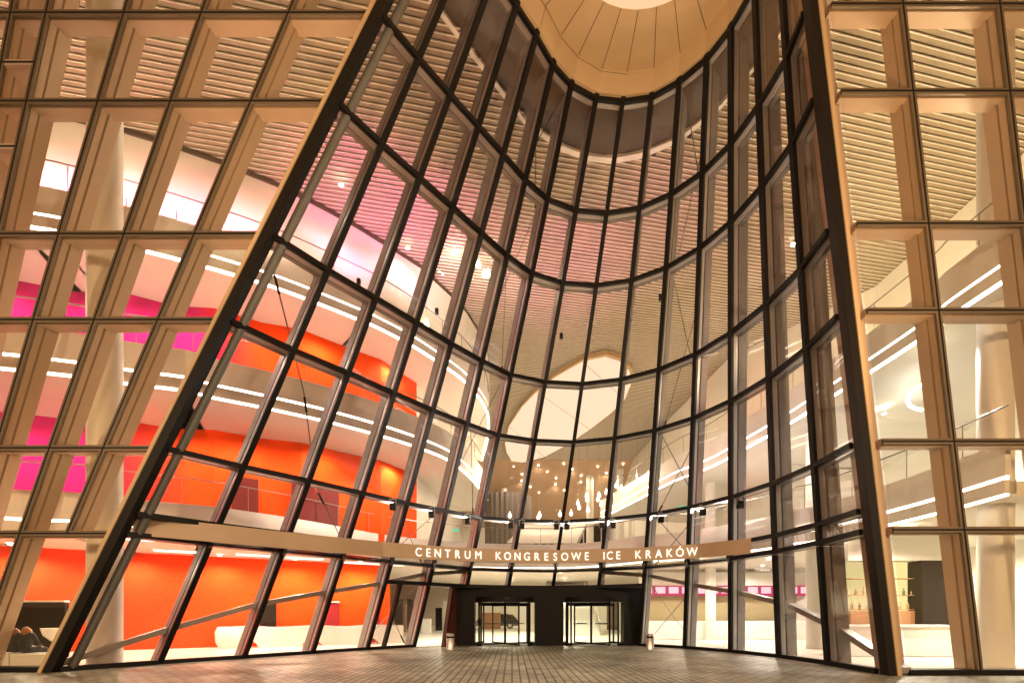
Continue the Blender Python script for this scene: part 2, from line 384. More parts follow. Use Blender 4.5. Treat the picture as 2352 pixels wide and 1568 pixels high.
# ---------------------------------------------------------------- flat side glass walls
def side(name, label, Yf, lines, zrows, parent_loc, extra=None, lower=None):
    """lines: list of (xA(z)) given as (X at z=0, slope)."""
    root = empty(name, parent_loc); tag(root, label, 'glass wall')
    s = Vector((1,0,0)); n = Vector((0,1,0))
    def Q(k, z): return Vector((lines[k][0] + lines[k][1]*z, Yf(z), z))
    for k in range(1, len(lines)):
        z0, z1 = lines[k][2], lines[k][3]
        mullion([Q(k, z0), Q(k, z1)], [s, s], [n, n], root, capw=.15, capd=.07, finw=.18, find=.56, style='side')
        if z0 > 3: continue
    for z in zrows:
        a, b = Q(0, z), Q(len(lines)-1, z); m = MB(); m.beam(a, b, (0,0,1), n, .20, .02, .16); m.beam(a, b, (0,0,1), n, .12, .16, .42)
        o = m.build('transom', M['beige'], root); c = MB(); c.beam(a, b, (0,0,1), n, .15, -.068, -.012); c.build('cap', M['bronze'], o)
        j = MB(); j.beam(a, b, (0,0,1), n, .04, -.075, -.04); j.build('joint', M['black'], o)
    m = MB(); m.beam(Q(0,.07), Q(len(lines)-1,.07), (0,0,1), n, .14, -.08, .3); m.build('sill', M['black'], root)
    zz = [0.1] + zrows
    for a, b in zip(zz, zz[1:]):
        act = [k for k in range(len(lines)) if k == 0 or (lines[k][2] <= a + .2 and lines[k][3] >= b - .2)]
        for k0, k1 in zip(act, act[1:]):
            pane([Q(k0, a), Q(k1, a), Q(k1, b), Q(k0, b)], (0,1,0), root, M['g_side'])
    return root, Q
def xl(x, z): return (x-1176)*(12.82-.016*z)/F
def mline(xF, xA, z0=0.0, z1=20.8):
    a, b = xl(xF, ZR['F']), xl(xA, ZR['A']); sl = (b-a)/(ZR['A']-ZR['F']); return (a - sl*ZR['F'], sl, z0, z1)
rows = [ZR[k] for k in ('F','E','D','C','B','A','T')] 
zF = ZR['F']
Ll = [(BASE[0][0]-.15, SLP[0][0], 0, 21), mline(159,665,zF), mline(51,466,0), mline(-62,289,zF), mline(-150,111,0), mline(-190,30,zF), mline(-320,-90,0), mline(-500,-300,0)]
ls, QL = side('flat_glass_wall', 'flat left glass wall with beige leaning frames in front of magenta walls', lambda z: 12.82-.016*z, Ll, rows, (-13,12.8,0))
for z in (ZR['A']-1.25, ZR['B']-1.15):  # intermediate rails in the outermost bays
    m = MB(); m.beam(QL(4, z), QL(7, z), (0,0,1), (0,1,0), .15, -.06, .5); o = m.build('transom', M['beige'], ls)
    j = MB(); j.beam(QL(4, z), QL(7, z), (0,0,1), (0,1,0), .04, -.072, -.05); j.build('joint', M['black'], o)
def xr(x): return (x-1176)*12.2/F
Lr = [(9.44+.55, -.109, 0, 21), (xr(2246), -.106, 0, 21), (xr(2246)+2.43, -.104, 0, 21), (xr(2246)+4.9, -.10, 0, 21)]
rs, QR = side('flat_glass_wall', 'flat right glass wall with beige upright frames beside a white round column', lambda z: 12.18+.011*z, Lr, rows, (11,12.2,0))
for w_, x0, x1, Yw in ((ls,-26,8,12.75),(rs,9,22,12.3)):
    pass
# parapet panels above the flat walls
pp = MB(); pp.box(-22, 12.3, 20.3, -1.6, 12.9, 22.5); tag(pp.build('parapet_wall', M['sand']), 'sand coloured parapet above the left glass wall', 'parapet')
pp = MB(); pp.box(7.35, 11.9, 20.3, 18, 12.75, 22.5); tag(pp.build('parapet_wall', M['sand']), 'sand coloured parapet above the right glass wall', 'parapet')
# ---------------------------------------------------------------- overhanging roof with round opening
ro = empty('overhanging_roof', (3.9, 12, 20.85)); tag(ro, 'curved sand coloured overhang with a round opening above the entrance', 'roof')
zs = ZR['S']; cladd = MB()
for i in range(15):
    a, b = P(i, ZR['T']+.1), P(i+1, ZR['T']+.1); c, d = P(i+1, zs), P(i, zs)
    t = (b-a).normalized(); n = Vector((-t.y, t.x, 0))
    g_ = t*.008
    cladd.slab([a+g_-n*.16, b-g_-n*.16, c-g_-n*.16, d+g_-n*.16], n, .3)
cladd.build('fascia', M['sand'], ro)
OC = Vector((3.95, 12.75, zs)); OR = 2.75
def occ(ang, r=OR): return OC + Vector((math.cos(ang)*r, math.sin(ang)*r, 0))
top = [P(i, zs) - inward(i, zs)*.14 for i in range(16)]
outer = top + [Vector((13, 10.5, zs)), Vector((12, 6.5, zs)), Vector((4, 5.2, zs)), Vector((-5, 6.5, zs)), Vector((-5.5, 10.5, zs))]
so = MB(); nO = len(outer)
angs = []
for p in outer:
    angs.append(math.atan2(p.y-OC.y, p.x-OC.x))
for i in range(nO):
    j = (i+1) % nO; a, b = outer[i], outer[j]; aa, ab = angs[i], angs[j]
    while ab - aa > math.pi: ab -= 2*math.pi
    while ab - aa < -math.pi: ab += 2*math.pi
    K = 6
    for k in range(K):
        s0, s1 = k/K, (k+1)/K
        p0, p1 = a.lerp(b, s0), a.lerp(b, s1); i0, i1 = occ(aa+(ab-aa)*s0), occ(aa+(ab-aa)*s1)
        so.quad(p0, p1, i1, i0)
        so.quad(i0, i1, i1+Vector((0,0,.9)), i0+Vector((0,0,.9)))
        so.quad(p0+Vector((0,0,.9)), i0+Vector((0,0,.9)), i1+Vector((0,0,.9)), p1+Vector((0,0,.9)))
    if i < 15:
        d0 = (occ(aa) - a); seam = MB(); seam.beam(a, occ(aa), Vector((-d0.y, d0.x, 0)).normalized(), (0,0,1), .018, -.008, .004); seam.build('seam', M['trim'], ro)
so.build('soffit', M['sand'], ro)
ed = MB(); ed.extr([p+Vector((0,0,.02)) for p in top], [p+inward(i,zs)*.03+Vector((0,0,.02)) for i,p in enumerate(top)], [p-Vector((0,0,.07)) for p in top], [p+inward(i,zs)*.03-Vector((0,0,.07)) for i,p in enumerate(top)])
ed.build('edge_joint', M['trim'], ro)
# sky glow in the opening, put in as a luminous disc
dd = MB(); dd.lathe([(2.74,0),(2.74,.05)], (OC.x, OC.y, zs+.012), 40)
dk = dd.build('sky_glow_disc', emis('warm_sky_glow', (1,.60,.33), .80)); dk['label']='glowing disc put in for the sky in the round roof opening'; dk['category']='lamp'
# ---------------------------------------------------------------- bulkhead and slatted ceiling
zc = 18.25 + EYE
edge_px = [(1014,24),(1049,71),(1107,146),(1159,214),(1206,275),(1293,336),(1352,358),(1407,364),(1477,351),(1551,320),(1577,303),(1654,243),(1679,215),(1738,146),(1794,73)]
edge = [U(x, y, 18.25) for x, y in edge_px]
edge = [edge[0] + (edge[0]-edge[1]).normalized()*3.2] + edge + [edge[-1] + (edge[-1]-edge[-2]).normalized()*1.6]
n_e = len(edge)
def resample(pl, n):
    L = [0]
    for a, b in zip(pl, pl[1:]): L.append(L[-1] + (b-a).length)
    out = []
    for k in range(n):
        d = L[-1]*k/(n-1)
        for j in range(len(pl)-1):
            if d <= L[j+1] + 1e-9: out.append(pl[j].lerp(pl[j+1], (d-L[j])/max(1e-9, L[j+1]-L[j]))); break
    return out
tin = [P(i, ZR['T']-.1) + inward(i, ZR['T'])*.2 for i in range(16)]
A_, B_ = resample(tin, 24), resample(edge, 24)
bk = MB(); bk.ribbon(A_, [b+Vector((0,0,.10)) for b in B_])
tag(bk.build('bulkhead', M['trim']), 'dark curved bulkhead behind the top of the curved glass', kind='structure')
lipm = MB(); lipm.extr(edge, [p+Vector((0,.0,.18)) for p in edge], [p+Vector((.02,.25,0)) for p in edge], [p+Vector((.02,.25,.18)) for p in edge])
tag(lipm.build('ceiling_edge', M['white']), 'white curved edge of the slatted ceiling', kind='structure')
sl = MB(); lips = MB(); dv = Vector((5.24, 1, 0)).normalized(); dn = Vector((-dv.y, dv.x, 0))
poly = [(p.x, p.y+.2) for p in edge]
def front_y(X):
    for (x0,y0),(x1,y1) in zip(poly, poly[1:]):
        if min(x0,x1) <= X <= max(x0,x1) and abs(x1-x0) > 1e-6: return y0+(y1-y0)*(X-x0)/(x1-x0)
    return None
def allowed(p):
    if p.y < 13.6 or p.y > 58: return False
    fy = front_y(p.x); return fy is None or p.y > fy
pitch = .235
kmin, kmax = int(10/pitch), int(66/pitch)
for k in range(kmin, kmax):
    o0 = dn*(k*pitch); s = -34; run = None
    while s <= 32:
        p = o0 + dv*s; ok = allowed(p)
        if ok and run is None: run = s
        if (not ok or s >= 32-.24) and run is not None:
            e = s
            if e - run > .4:
                a = o0+dv*run; b = o0+dv*e; a.z = b.z = zc
                sl.beam(a, b, dn, (0,0,1), pitch*.74, .05, .09)
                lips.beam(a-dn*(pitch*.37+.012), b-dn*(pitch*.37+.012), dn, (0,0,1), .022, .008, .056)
            run = None
        s += .25
scl = sl.build('slatted_ceiling', M['board']); tag(scl, 'long ceiling of parallel beige slats above the whole foyer', kind='structure')
lc = lips.build('slat_lips_lit_tone', M['lip'], scl); 
vd = MB(); eL, eR = edge[0], edge[-1]
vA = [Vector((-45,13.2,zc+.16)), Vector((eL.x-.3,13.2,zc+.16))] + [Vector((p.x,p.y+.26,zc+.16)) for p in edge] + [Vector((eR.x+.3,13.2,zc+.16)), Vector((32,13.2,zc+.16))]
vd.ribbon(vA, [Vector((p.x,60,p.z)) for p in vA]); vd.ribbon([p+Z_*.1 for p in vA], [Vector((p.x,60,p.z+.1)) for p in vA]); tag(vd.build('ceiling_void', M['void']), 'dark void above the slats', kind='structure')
# far smooth ceiling and back wall
fc = MB(); fc.quad((-30,57.5,zc-.02),(32,57.5,zc-.02),(32,70,zc-6.5),(-30,70,zc-6.5)); tag(fc.build('far_ceiling', M['tan']), 'smooth tan ceiling at the far end of the foyer', kind='structure')
bw = MB(); bw.box(-30, 69, -.01, 32, 69.5, 16); tag(bw.build('back_wall', M['white']), 'pale far wall of the foyer', 'wall')
# luminous oval
dpx = [(1164,1039),(1160,1018),(1169,979),(1199,934),(1233,899),(1272,868),(1338,830),(1390,819),(1425,830),(1446,851),(1449,882),(1435,917),(1404,948),(1355,986),(1303,1021),(1251,1049),(1201,1062),(1175,1058)]
dp = [U(x, y, 17.85) for x, y in dpx]
ov = empty('luminous_ceiling_disc', tuple(sum(dp, Vector())/len(dp))); tag(ov, 'huge glowing oval light set in the slatted ceiling', 'ceiling light')
m = MB(); m.add([p for p in dp] + [p+Vector((0,0,.25)) for p in dp], [tuple(range(18)), tuple(range(18,36))[::-1]]); m.build('diffuser', M['disc'], ov)
m = MB(); c0 = sum(dp, Vector())/18; o1 = [c0+(p-c0)*1.03 for p in dp]; 
m.extr(dp+[dp[0]], o1+[o1[0]], [p+Vector((0,0,.3)) for p in dp+[dp[0]]], [p+Vector((0,0,.3)) for p in o1+[o1[0]]]); m.build('rim', M['sand'], ov)
m = MB()
for k in range(2, 9, 2): a, b = dp[k], dp[17-k]; d = (b-a).normalized(); m.beam(a, b, Vector((-d.y,d.x,0)), (0,0,1), .05, -.012, -.002)
m.beam(dp[1], dp[9], Vector((.5,-.8,0)), (0,0,1), .05, -.02, -.013); m.build('seam', M['tan'], ov)
# ---------------------------------------------------------------- painted walls of the left wing
def wy(X): return 19.85 + .587*(X + 17.3)
UPW = [(-34,12.5),(-30,14.5),(-20,18.2),(-13.4,19.8),(-10.6,21.0),(-8,22.9),(-6.6,24.4),(-5.3,26.9)]
def wyu(X):     # the upper walls stand a little further forward
    for (x0,y0),(x1,y1) in zip(UPW, UPW[1:]):
        if x0 <= X <= x1: return y0+(y1-y0)*(X-x0)/(x1-x0)
    return 26.9
WX = [-34,-30,-26,-23,-20,-17.3,-15.5,-14,-12.5,-11,-9.5,-8,-6.6]
def zig(k, lvl): return (0, .35, .0, .45, .05, .4, 0, .5, .1, .45, .0, .3, 0)[k] * (1 if lvl else .2)
def painted(lvl, z0, z1, label, m):
    A = [Vector((x, (wyu(x) if lvl else wy(x))+zig(k,lvl), z0)) for k, x in enumerate(WX)]
    if lvl: A = A + [Vector((-5.3, 26.9, z0))]
    B = [Vector((p.x, p.y, z1)) for p in A]; bk_ = [p+Vector((-.2,.4,0)) for p in A]; bt = [p+Vector((-.2,.4,0)) for p in B]
    b = MB(); b.extr(A, B, bk_, bt); o = b.build('painted_wall', m); tag(o, label, 'wall'); return o
GZ = (4.12, 9.30, 14.40)    # underside heights of the three galleries
painted(0, -.01, GZ[0]+.3, 'bright orange wall at street level behind the white desk', M['paint_gr'])
painted(1, GZ[0]+.9, GZ[1]+.3, 'folded wall on the first gallery running from magenta to orange', M['paint_up'])
painted(2, GZ[1]+.9, GZ[2]+.3, 'folded wall on the second gallery running from magenta to orange', M['paint_top'])
# return walls behind the painted ones
rw = MB(); rw.extr([Vector((-5.35,27,4.5)),Vector((-4.9,34,4.5)),Vector((-7,50,4.5)),Vector((-7,69,4.5))],[Vector((-5.35,27,zc)),Vector((-4.9,34,zc)),Vector((-7,50,zc)),Vector((-7,69,zc))],
    [Vector((-5.9,27,4.5)),Vector((-5.4,34,4.5)),Vector((-7.5,50,4.5)),Vector((-7.5,69,4.5))],[Vector((-5.9,27,zc)),Vector((-5.4,34,zc)),Vector((-7.5,50,zc)),Vector((-7.5,69,zc))])
tag(rw.build('inner_wall', M['white']), 'white inner wall turning back from the orange wall into the hall', 'wall')
# upper white wall (top level) under the dark edge line
up_px = [(-330,205),(-60,235),(120,262),(282,299),(400,335),(518,376),(647,428),(740,475),(816,517),(900,569),(966,611),(1032,673),(1070,712),(1098,757),(1119,802),(1124,847),(1120,890),(1105,930)]
upw = [U(x, y, 18.2) for x, y in up_px]; upb = [Vector((p.x, p.y, GZ[2]+.5)) for p in upw]
m = MB(); m.extr(upb, upw, [p+Vector((-.15,.3,0)) for p in upb], [p+Vector((-.15,.3,0)) for p in upw]); tag(m.build('upper_wall', M['white']), 'curved white wall of the top level lit pink from below', 'wall')
m = MB(); m.extr([p+Vector((.02,-.08,-.12)) for p in upw], [p+Vector((.02,-.08,.05)) for p in upw], [p+Vector((-.05,.1,-.12)) for p in upw], [p+Vector((-.05,.1,.05)) for p in upw]); tag(m.build('ceiling_trim', M['trim']), 'dark trim where the slats meet the upper wall', kind='structure')
# right side walls
RW = [Vector((20.3,12.9,0)),Vector((20.3,27,0)),Vector((15.5,34.5,0)),Vector((14.8,45,0)),Vector((14,69,0))]
m = MB(); m.extr(RW, [p+Vector((0,0,zc)) for p in RW], [p+Vector((.4,.2,0)) for p in RW], [p+Vector((.4,.2,zc)) for p in RW]); tag(m.build('side_wall', M['white']), 'tall cream wall closing the right side of the foyer', 'wall')
# ---------------------------------------------------------------- galleries
def gallery(label, px, zstrip_rel, depth, inner=None, rail=True, cool=False, posts=1.6, name='gallery', fh=.95, ref='s1', loc=None):
    """px: (x, y, z factor) along the upper light strip of the parapet."""
    pts = []
    for e in px:
        z = zstrip_rel*(e[2] if len(e) > 2 else 1.0); pts.append(U(e[0], e[1], z))
    # smooth
    fine = []
    for i in range(len(pts)-1):
        p0 = pts[max(0,i-1)]; p1 = pts[i]; p2 = pts[i+1]; p3 = pts[min(len(pts)-1,i+2)]
        for s in (0, .25, .5, .75):
            fine.append(.5*((2*p1) + (p2-p0)*s + (2*p0-5*p1+4*p2-p3)*s*s + (3*p1-p0-3*p2+p3)*s*s*s))
    fine.append(pts[-1]); n = len(fine)
    nr = []
    for i in range(n):
        d = (fine[min(n-1,i+1)] - fine[max(0,i-1)]); d.z = 0; d.normalize(); nr.append(Vector((-d.y, d.x, 0)))
    root = empty(name, tuple(fine[n//2])); tag(root, label, 'gallery')
    Z = Vector((0,0,1))
    def row(off, dz): return [p + nr[i]*off + Z*dz for i, p in enumerate(fine)]
    m = MB(); m.extr(row(0,.05), row(0,fh), row(.14,.05), row(.14,fh)); m.build('parapet', M['fascia'], root)
    m = MB(); m.extr(row(-.02,-.42), row(-.02,-.05), row(.3,-.42), row(.3,-.05)); m.build('edge_band', M['fascia'], root)
    sm = M['cool'] if cool else M['strip']
    m = MB(); m.extr(row(.02,-.045), row(.02,.045), row(.10,-.045), row(.10,.045)); m.build('light_strip', sm, root)
    m = MB(); m.extr(row(-.01,-.475), row(-.01,-.425), row(.10,-.475), row(.10,-.425)); m.build('light_strip', sm, root)
    dep = [depth]*n if not callable(depth) else [depth(p) for p in fine]
    inn = [p + nr[i]*dep[i] for i, p in enumerate(fine)]
    m = MB(); m.extr(row(.1,-.46), row(.1,-.10), [p-Z*.46 for p in inn], [p-Z*.10 for p in inn]); m.build('slab', M['soff'], root)
    if rail:
        r = MB(); gl = MB(); po = MB(); R_ = row(.07, fh+.95); R0 = row(.07, fh)
        for a, b in zip(R_, R_[1:]): r.tube(a, b, .025, 6)
        r.build('handrail', M['rail'], root)
        acc = 0
        for i in range(1, n):
            acc += (fine[i]-fine[i-1]).length
            if acc > posts: po = MB(); po.tube(R0[i], R_[i], .015, 5); po.build('rail_post', M['rail'], root); acc = 0
    return fine, nr
G1 = [(-420,1165),(-150,1178),(50,1192),(184,1197),(347,1211),(490,1221),(646,1238),(746,1251),(880,1270,1.0),(980,1278,1.01),(1088,1284,1.02),(1191,1286,1.03),(1290,1286,1.03),(1379,1281,1.04),(1481,1270,1.05),(1584,1262,1.06),(1716,1243,1.08),(1778,1233,1.08),(1825,1223,1.09),(1880,1215,1.10),(2043,1174,1.14),(2169,1139,1.15),(2309,1096,1.17)]
f1, n1 = gallery('first floor gallery curving round the whole foyer above the sign', G1, 3.05, lambda p: 7.5 if p.x < -6 else (17 if p.x < 5 else 10))
G2L = [(-330,786),(0,812),(184,833),(275,847),(424,866),(484,882),(598,906),(737,938),(851,969),(945,999),(1025,1032),(1070,1066),(1099,1099),(1116,1128),(1112,1160)]
f2, n2 = gallery('second gallery on the left with two warm light strips, rounded at its end', G2L, 8.15, lambda p: 7.5 if p.x < -4 else 5)
G3L = [(-330,440),(0,475),(77,490),(153,504),(380,558),(609,625),(746,677),(816,706),(861,725),(952,774),(1035,830),(1070,858),(1094,886),(1115,917),(1124,952),(1120,990),(1108,1045)]
f3, n3 = gallery('top gallery on the left with pink uplights and two light strips', G3L, 13.25, lambda p: 7 if p.x < -4 else 5)
G2R = [(1379,1177,.98),(1430,1150,.99),(1492,1116),(1550,1085),(1621,1057,1.0),(1676,1028,1.0),(1767,975,1.04),(1818,944,1.05),(1862,915,1.06),(2004,820,1.10),(2132,732,1.115),(2180,692,1.12),(2307,604,1.13)]
f4, n4 = gallery('second gallery running deep along the right side of the foyer', G2R, 8.2, 9.5, cool=True)
# ---------------------------------------------------------------- round columns
def column(name, x, Y, r, z1, label):
    m = MB(); m.lathe([(r*1.04,0),(r*1.04,.1),(r,.11),(r,z1)], ((x-1176)*Y/F, Y, 0), 32)
    o = m.build(name, M['colm'], smooth=True); tag(o, label, 'column'); return o
column('round_column', 241, 14.3, .43, zc, 'thick white round column rising full height behind the left glass wall')
column('round_column', 2286, 13.9, .40, zc, 'thick white round column behind the right glass wall')
column('round_column', 1871, 21.3, .34, GZ[1]+.3, 'white column beside the bar, seen through the right of the curve')
column('round_column', 1632, 28.7, .29, GZ[1]+.3, 'slim white column in front of the ticket desk')
column('round_column', 1157, 62, .42, zc-2.3, 'slim white column beside the grey curtain, far in the hall')
column('round_column', 1355, 60, .45, zc-1.2, 'slim tan column behind the hanging drop lamps')
column('round_column', 1425, 59, .40, zc-.7, 'slim column beside the top of the drop lamps')
# far hall: curtains, windows, stair, lattice
cu = MB()
for k in range(26):
    a = math.radians(200 + k*6.2); r = 3.0 + (.12 if k % 2 else -.12)
    cu.v.append((1.6+r*math.cos(a), 65+r*math.sin(a), 9.5)); cu.v.append((1.6+r*math.cos(a), 65+r*math.sin(a), 16.4))
for k in range(25): cu.f.append((2*k, 2*k+2, 2*k+3, 2*k+1))
o = cu.build('grey_curtain', M['curt']); md = o.modifiers.new('s','SOLIDIFY'); md.thickness = .05
o.location = (-2.2, -3, 0); tag(o, 'tall grey pleated curtain round the far hall corner', 'curtain')
fw = empty('far_window_wall', (4, 68.6, 9)); tag(fw, 'row of dark night windows on the far wall of the hall', 'window')
for k in range(13):
    m = MB(); m.box(.2+k*1.25, 68.7, 10.6, 1.35+k*1.25, 68.8, 16.5); m.build('window_pane', M['kiosk'], fw)
m = MB(); m.box(0,68.5,10.3,16.6,68.9,10.6)
for k in range(14): m.box(.05+k*1.25, 68.4, 10.6, .2+k*1.25, 68.75, 16.5)
m.build('frame', M['steel'], fw)
stair = empty('staircase', (4.9, 34, 0)); tag(stair, 'white staircase seen through the right revolving door', 'staircase')
m = MB()
for k in range(26): m.box(3.0, 34+k*.32, k*.165, 6.2, 34.34+k*.32, .165*(k+1)-.05)
m.build('risers', M['desk'], stair); m = MB()
for k in range(26): m.box(2.95, 33.97+k*.32, .165*(k+1)-.05, 6.25, 34.30+k*.32, .165*(k+1))
m.build('treads', M['fascia'], stair); m = MB()
for X in (3.0, 6.2):
    m.tube((X,34,1.05), (X,42.3,5.3), .03, 6)
    for k in range(0,26,4): m.tube((X,34.1+k*.32,.165*k), (X,34.1+k*.32,.165*k+1.05), .015, 5)
m.build('handrail', M['rail'], stair)
# upper stair flight with lit slatted underside (pale lattice under the far gallery)
ls2 = empty('upper_staircase', (2.8, 36, 6)); tag(ls2, 'wide white stair flight crossing the hall above the sign', 'staircase')
m = MB()
for k in range(20):
    m.beam((-.3+k*.08, 32+k*.42, 6.2+k*.15), (4.3+k*.10, 32+k*.42, 6.2+k*.15), (0,1,0), (0,0,1), .34, 0, .09)
m.build('treads', M['desk'], ls2); m = MB()
for t_ in (0,.33,.66,1): m.beam((-.3+4.6*t_, 31.8, 6.05), (1.3+4.9*t_, 40.2, 9.05), (1,0,0), (0,0,1), .08, -.12, 0)
m.build('stringer', M['rail'], ls2)
# ---------------------------------------------------------------- sign band + canopy
bpx = [(297,1226),(400,1236),(517,1246),(650,1258),(784,1269),(880,1277),(976,1283),(1075,1288),(1191,1291),(1276,1292),(1379,1290),(1481,1287),(1599,1281),(1725,1270)]
bl = [U(x, y, 2.1) for x, y in bpx]; bl[0] = bl[0] + Vector((.0,.12,0))
sg = empty('sign_band', tuple(bl[8])); tag(sg, 'curved brown sign band with white raised letters over the entrance', 'sign')
Z = Vector((0,0,1))
m = MB(); back = [Vector((p.x, p.y+.14, p.z)) for p in bl]
m.extr(bl, [p+Z*.53 for p in bl], back, [p+Z*.53 for p in back]); m.build('band', M['sign'], sg)
def band_at(x):
    s = (x-1176)/F
    for a, b in zip(bl, bl[1:]):
        # intersect ray X = s*Y
        den = (b.x-a.x) - s*(b.y-a.y); t = (s*a.y - a.x)/den
        if -1e-6 <= t <= 1+1e-6:
            d = (b-a).normalized(); return a.lerp(b, t), d
txt = [('C',628),('E',693),('N',757),('T',823),('R',889),('U',957),('M',1030),('K',1163),('O',1226),('N',1293),('G',1357),('R',1422),('E',1486),('S',1547),('O',1611),('W',1688),('E',1758),('I',1875),('C',1914),('E',1970),('K',2103),('R',2172),('A',2243),('K',2314)]
txt = [(c, 746.5+.3418*x) for c, x in txt] + [('Ó', 1561.7), ('W', 1589.8)]
def text_mesh(ch, size, ext, off=0.0):
    cu_ = bpy.data.curves.new('t', 'FONT'); cu_.body = ch; cu_.size = size; cu_.extrude = ext; cu_.align_x = 'CENTER'; cu_.offset = off
    to = bpy.data.objects.new('t', cu_); S.collection.objects.link(to)
    bpy.context.view_layer.update()
    me = bpy.data.meshes.new_from_object(to.evaluated_get(bpy.context.evaluated_depsgraph_get()))
    bpy.data.objects.remove(to); return me
cache = {}
for ch, x in txt:
    if ch not in cache:
        me = text_mesh(ch, .46, .015, 0); me.materials.clear(); me.materials.append(M['letter']); cache[ch] = me
    p, d = band_at(x); o = link(bpy.data.objects.new('letter', cache[ch]), sg)
    n = Vector((d.y, -d.x, 0)); R_ = Matrix((( d.x, 0, n.x, 0), (d.y, 0, n.y, 0), (0, 1, 0, 0), (0,0,0,1)))
    pos = p + n*.02 + Z*.095
    o.matrix_basis = Matrix.Translation(pos - bl[8]) @ R_
    o.scale = (.84*o.scale.x, o.scale.y, o.scale.z)
# canopy of ribs and glass from the band back to the curved wall
cn = empty('entrance_canopy', (1.5, 22, 3.6)); tag(cn, 'glass canopy on dark ribs between the sign band and the curved wall', 'canopy')
ribs = []
for i in range(1, 13):
    p = P(i, 3.60) - inward(i, 3.6)*.15
    x = 1176 + F*p.x/p.y; r_ = band_at(min(max(x, 300), 1722))
    q = r_[0] + Vector((0,.15,.02)); ribs.append((p, q))
    if (p-q).length > .35:
        m = MB(); d = (p-q).normalized(); m.beam(q-Z*.02, p-Z*.02, Vector((-d.y,d.x,0)), Z, .07, -.13, 0); m.build('rib', M['black'], cn)
for (p, q), (p2, q2) in zip(ribs, ribs[1:]):
    pane([q+Z*.01, q2+Z*.01, p2+Z*.01, p+Z*.01], (0,0,1), cn, M['g_clear'])
# floodlights under transom E
fl_px = [(902,1162),(991,1180),(1074,1195),(1173,1205),(1199,1207),(1278,1208),(1302,1208),(1382,1205),(1408,1205),(1518,1192),(1614,1175),(1700,1158)]
names_ = ['furthest left','second','third','fourth','fifth','sixth','seventh','eighth','ninth','tenth','eleventh','last']
proto = None
for k, (x, y) in enumerate(fl_px):
    z = 4.02; p = U(x, y, z)
    # bring to just behind glass
    if proto is None:
        proto = empty('floodlight', (0,0,0)); m = MB(); m.box(-.11,-.09,-.15,.11,.09,.12); m.build('housing', M['black'], proto, bevel=.02)
        m = MB(); m.box(-.13,-.02,0,-.115,.02,.26); m.box(.115,-.02,0,.13,.02,.26); m.box(-.13,-.02,.26,.13,.02,.28); m.tube((0,0,.28),(0,0,.36),.02); m.build('bracket', M['rail'], proto)
        o = proto
    else: o = copy_tree(proto)
    o.location = p
    l_ = lamp('bulb', (0,0,0), 800, (1,.93,.84), .012, None, 'SPOT', 85); l_.parent = o; l_.location = (0,.48,.1)
    l_.rotation_euler = ((Vector((-11, 20, 9.5)) if k < 6 else Vector((11, 22, 9.5))) - p).to_track_quat('-Z','Y').to_euler()
    tag(o, 'small black floodlight under the crossbar, %s counting along the row' % names_[k], 'floodlight', 'floodlights under the crossbar of the curved glass')
# ---------------------------------------------------------------- entrance portal and revolving doors
po_ = empty('entrance_portal', (2, 24, 0)); tag(po_, 'dark brown metal portal round the two revolving doors', 'portal')
yA = 23.4
def px2X(x, Y): return (x-1176)*Y/F
xa, xb = px2X(1046, yA), px2X(1480, yA)
cxs = (px2X(1160, yA+.6), px2X(1359, yA+.6)); r_d = 1.58
m = MB(); m.box(xa, yA, 2.16, xb, yA+2.6, 2.86); m.build('lintel', M['portal'], po_)
for xx0, xx1 in ((xa, cxs[0]-r_d+.12), (cxs[0]+r_d-.12, cxs[1]-r_d+.12), (cxs[1]+r_d-.12, xb)):
    m = MB(); m.box(xx0, yA, 0, xx1, yA+.7, 2.16); m.build('pier', M['portal'], po_)
m = MB(); m.hexa([(xa-.55,yA-1.0,0),(xa-.40,yA-1.0,0),(xa+.1,yA+.1,0),(xa-.05,yA+.1,0)], [(xa-.15,yA-1.0,2.86),(xa,yA-1.0,2.86),(xa+.1,yA+.1,2.86),(xa-.05,yA+.1,2.86)]); m.build('splay_panel', mat('dark_red_panel', (.10,.03,.02), .35), po_)
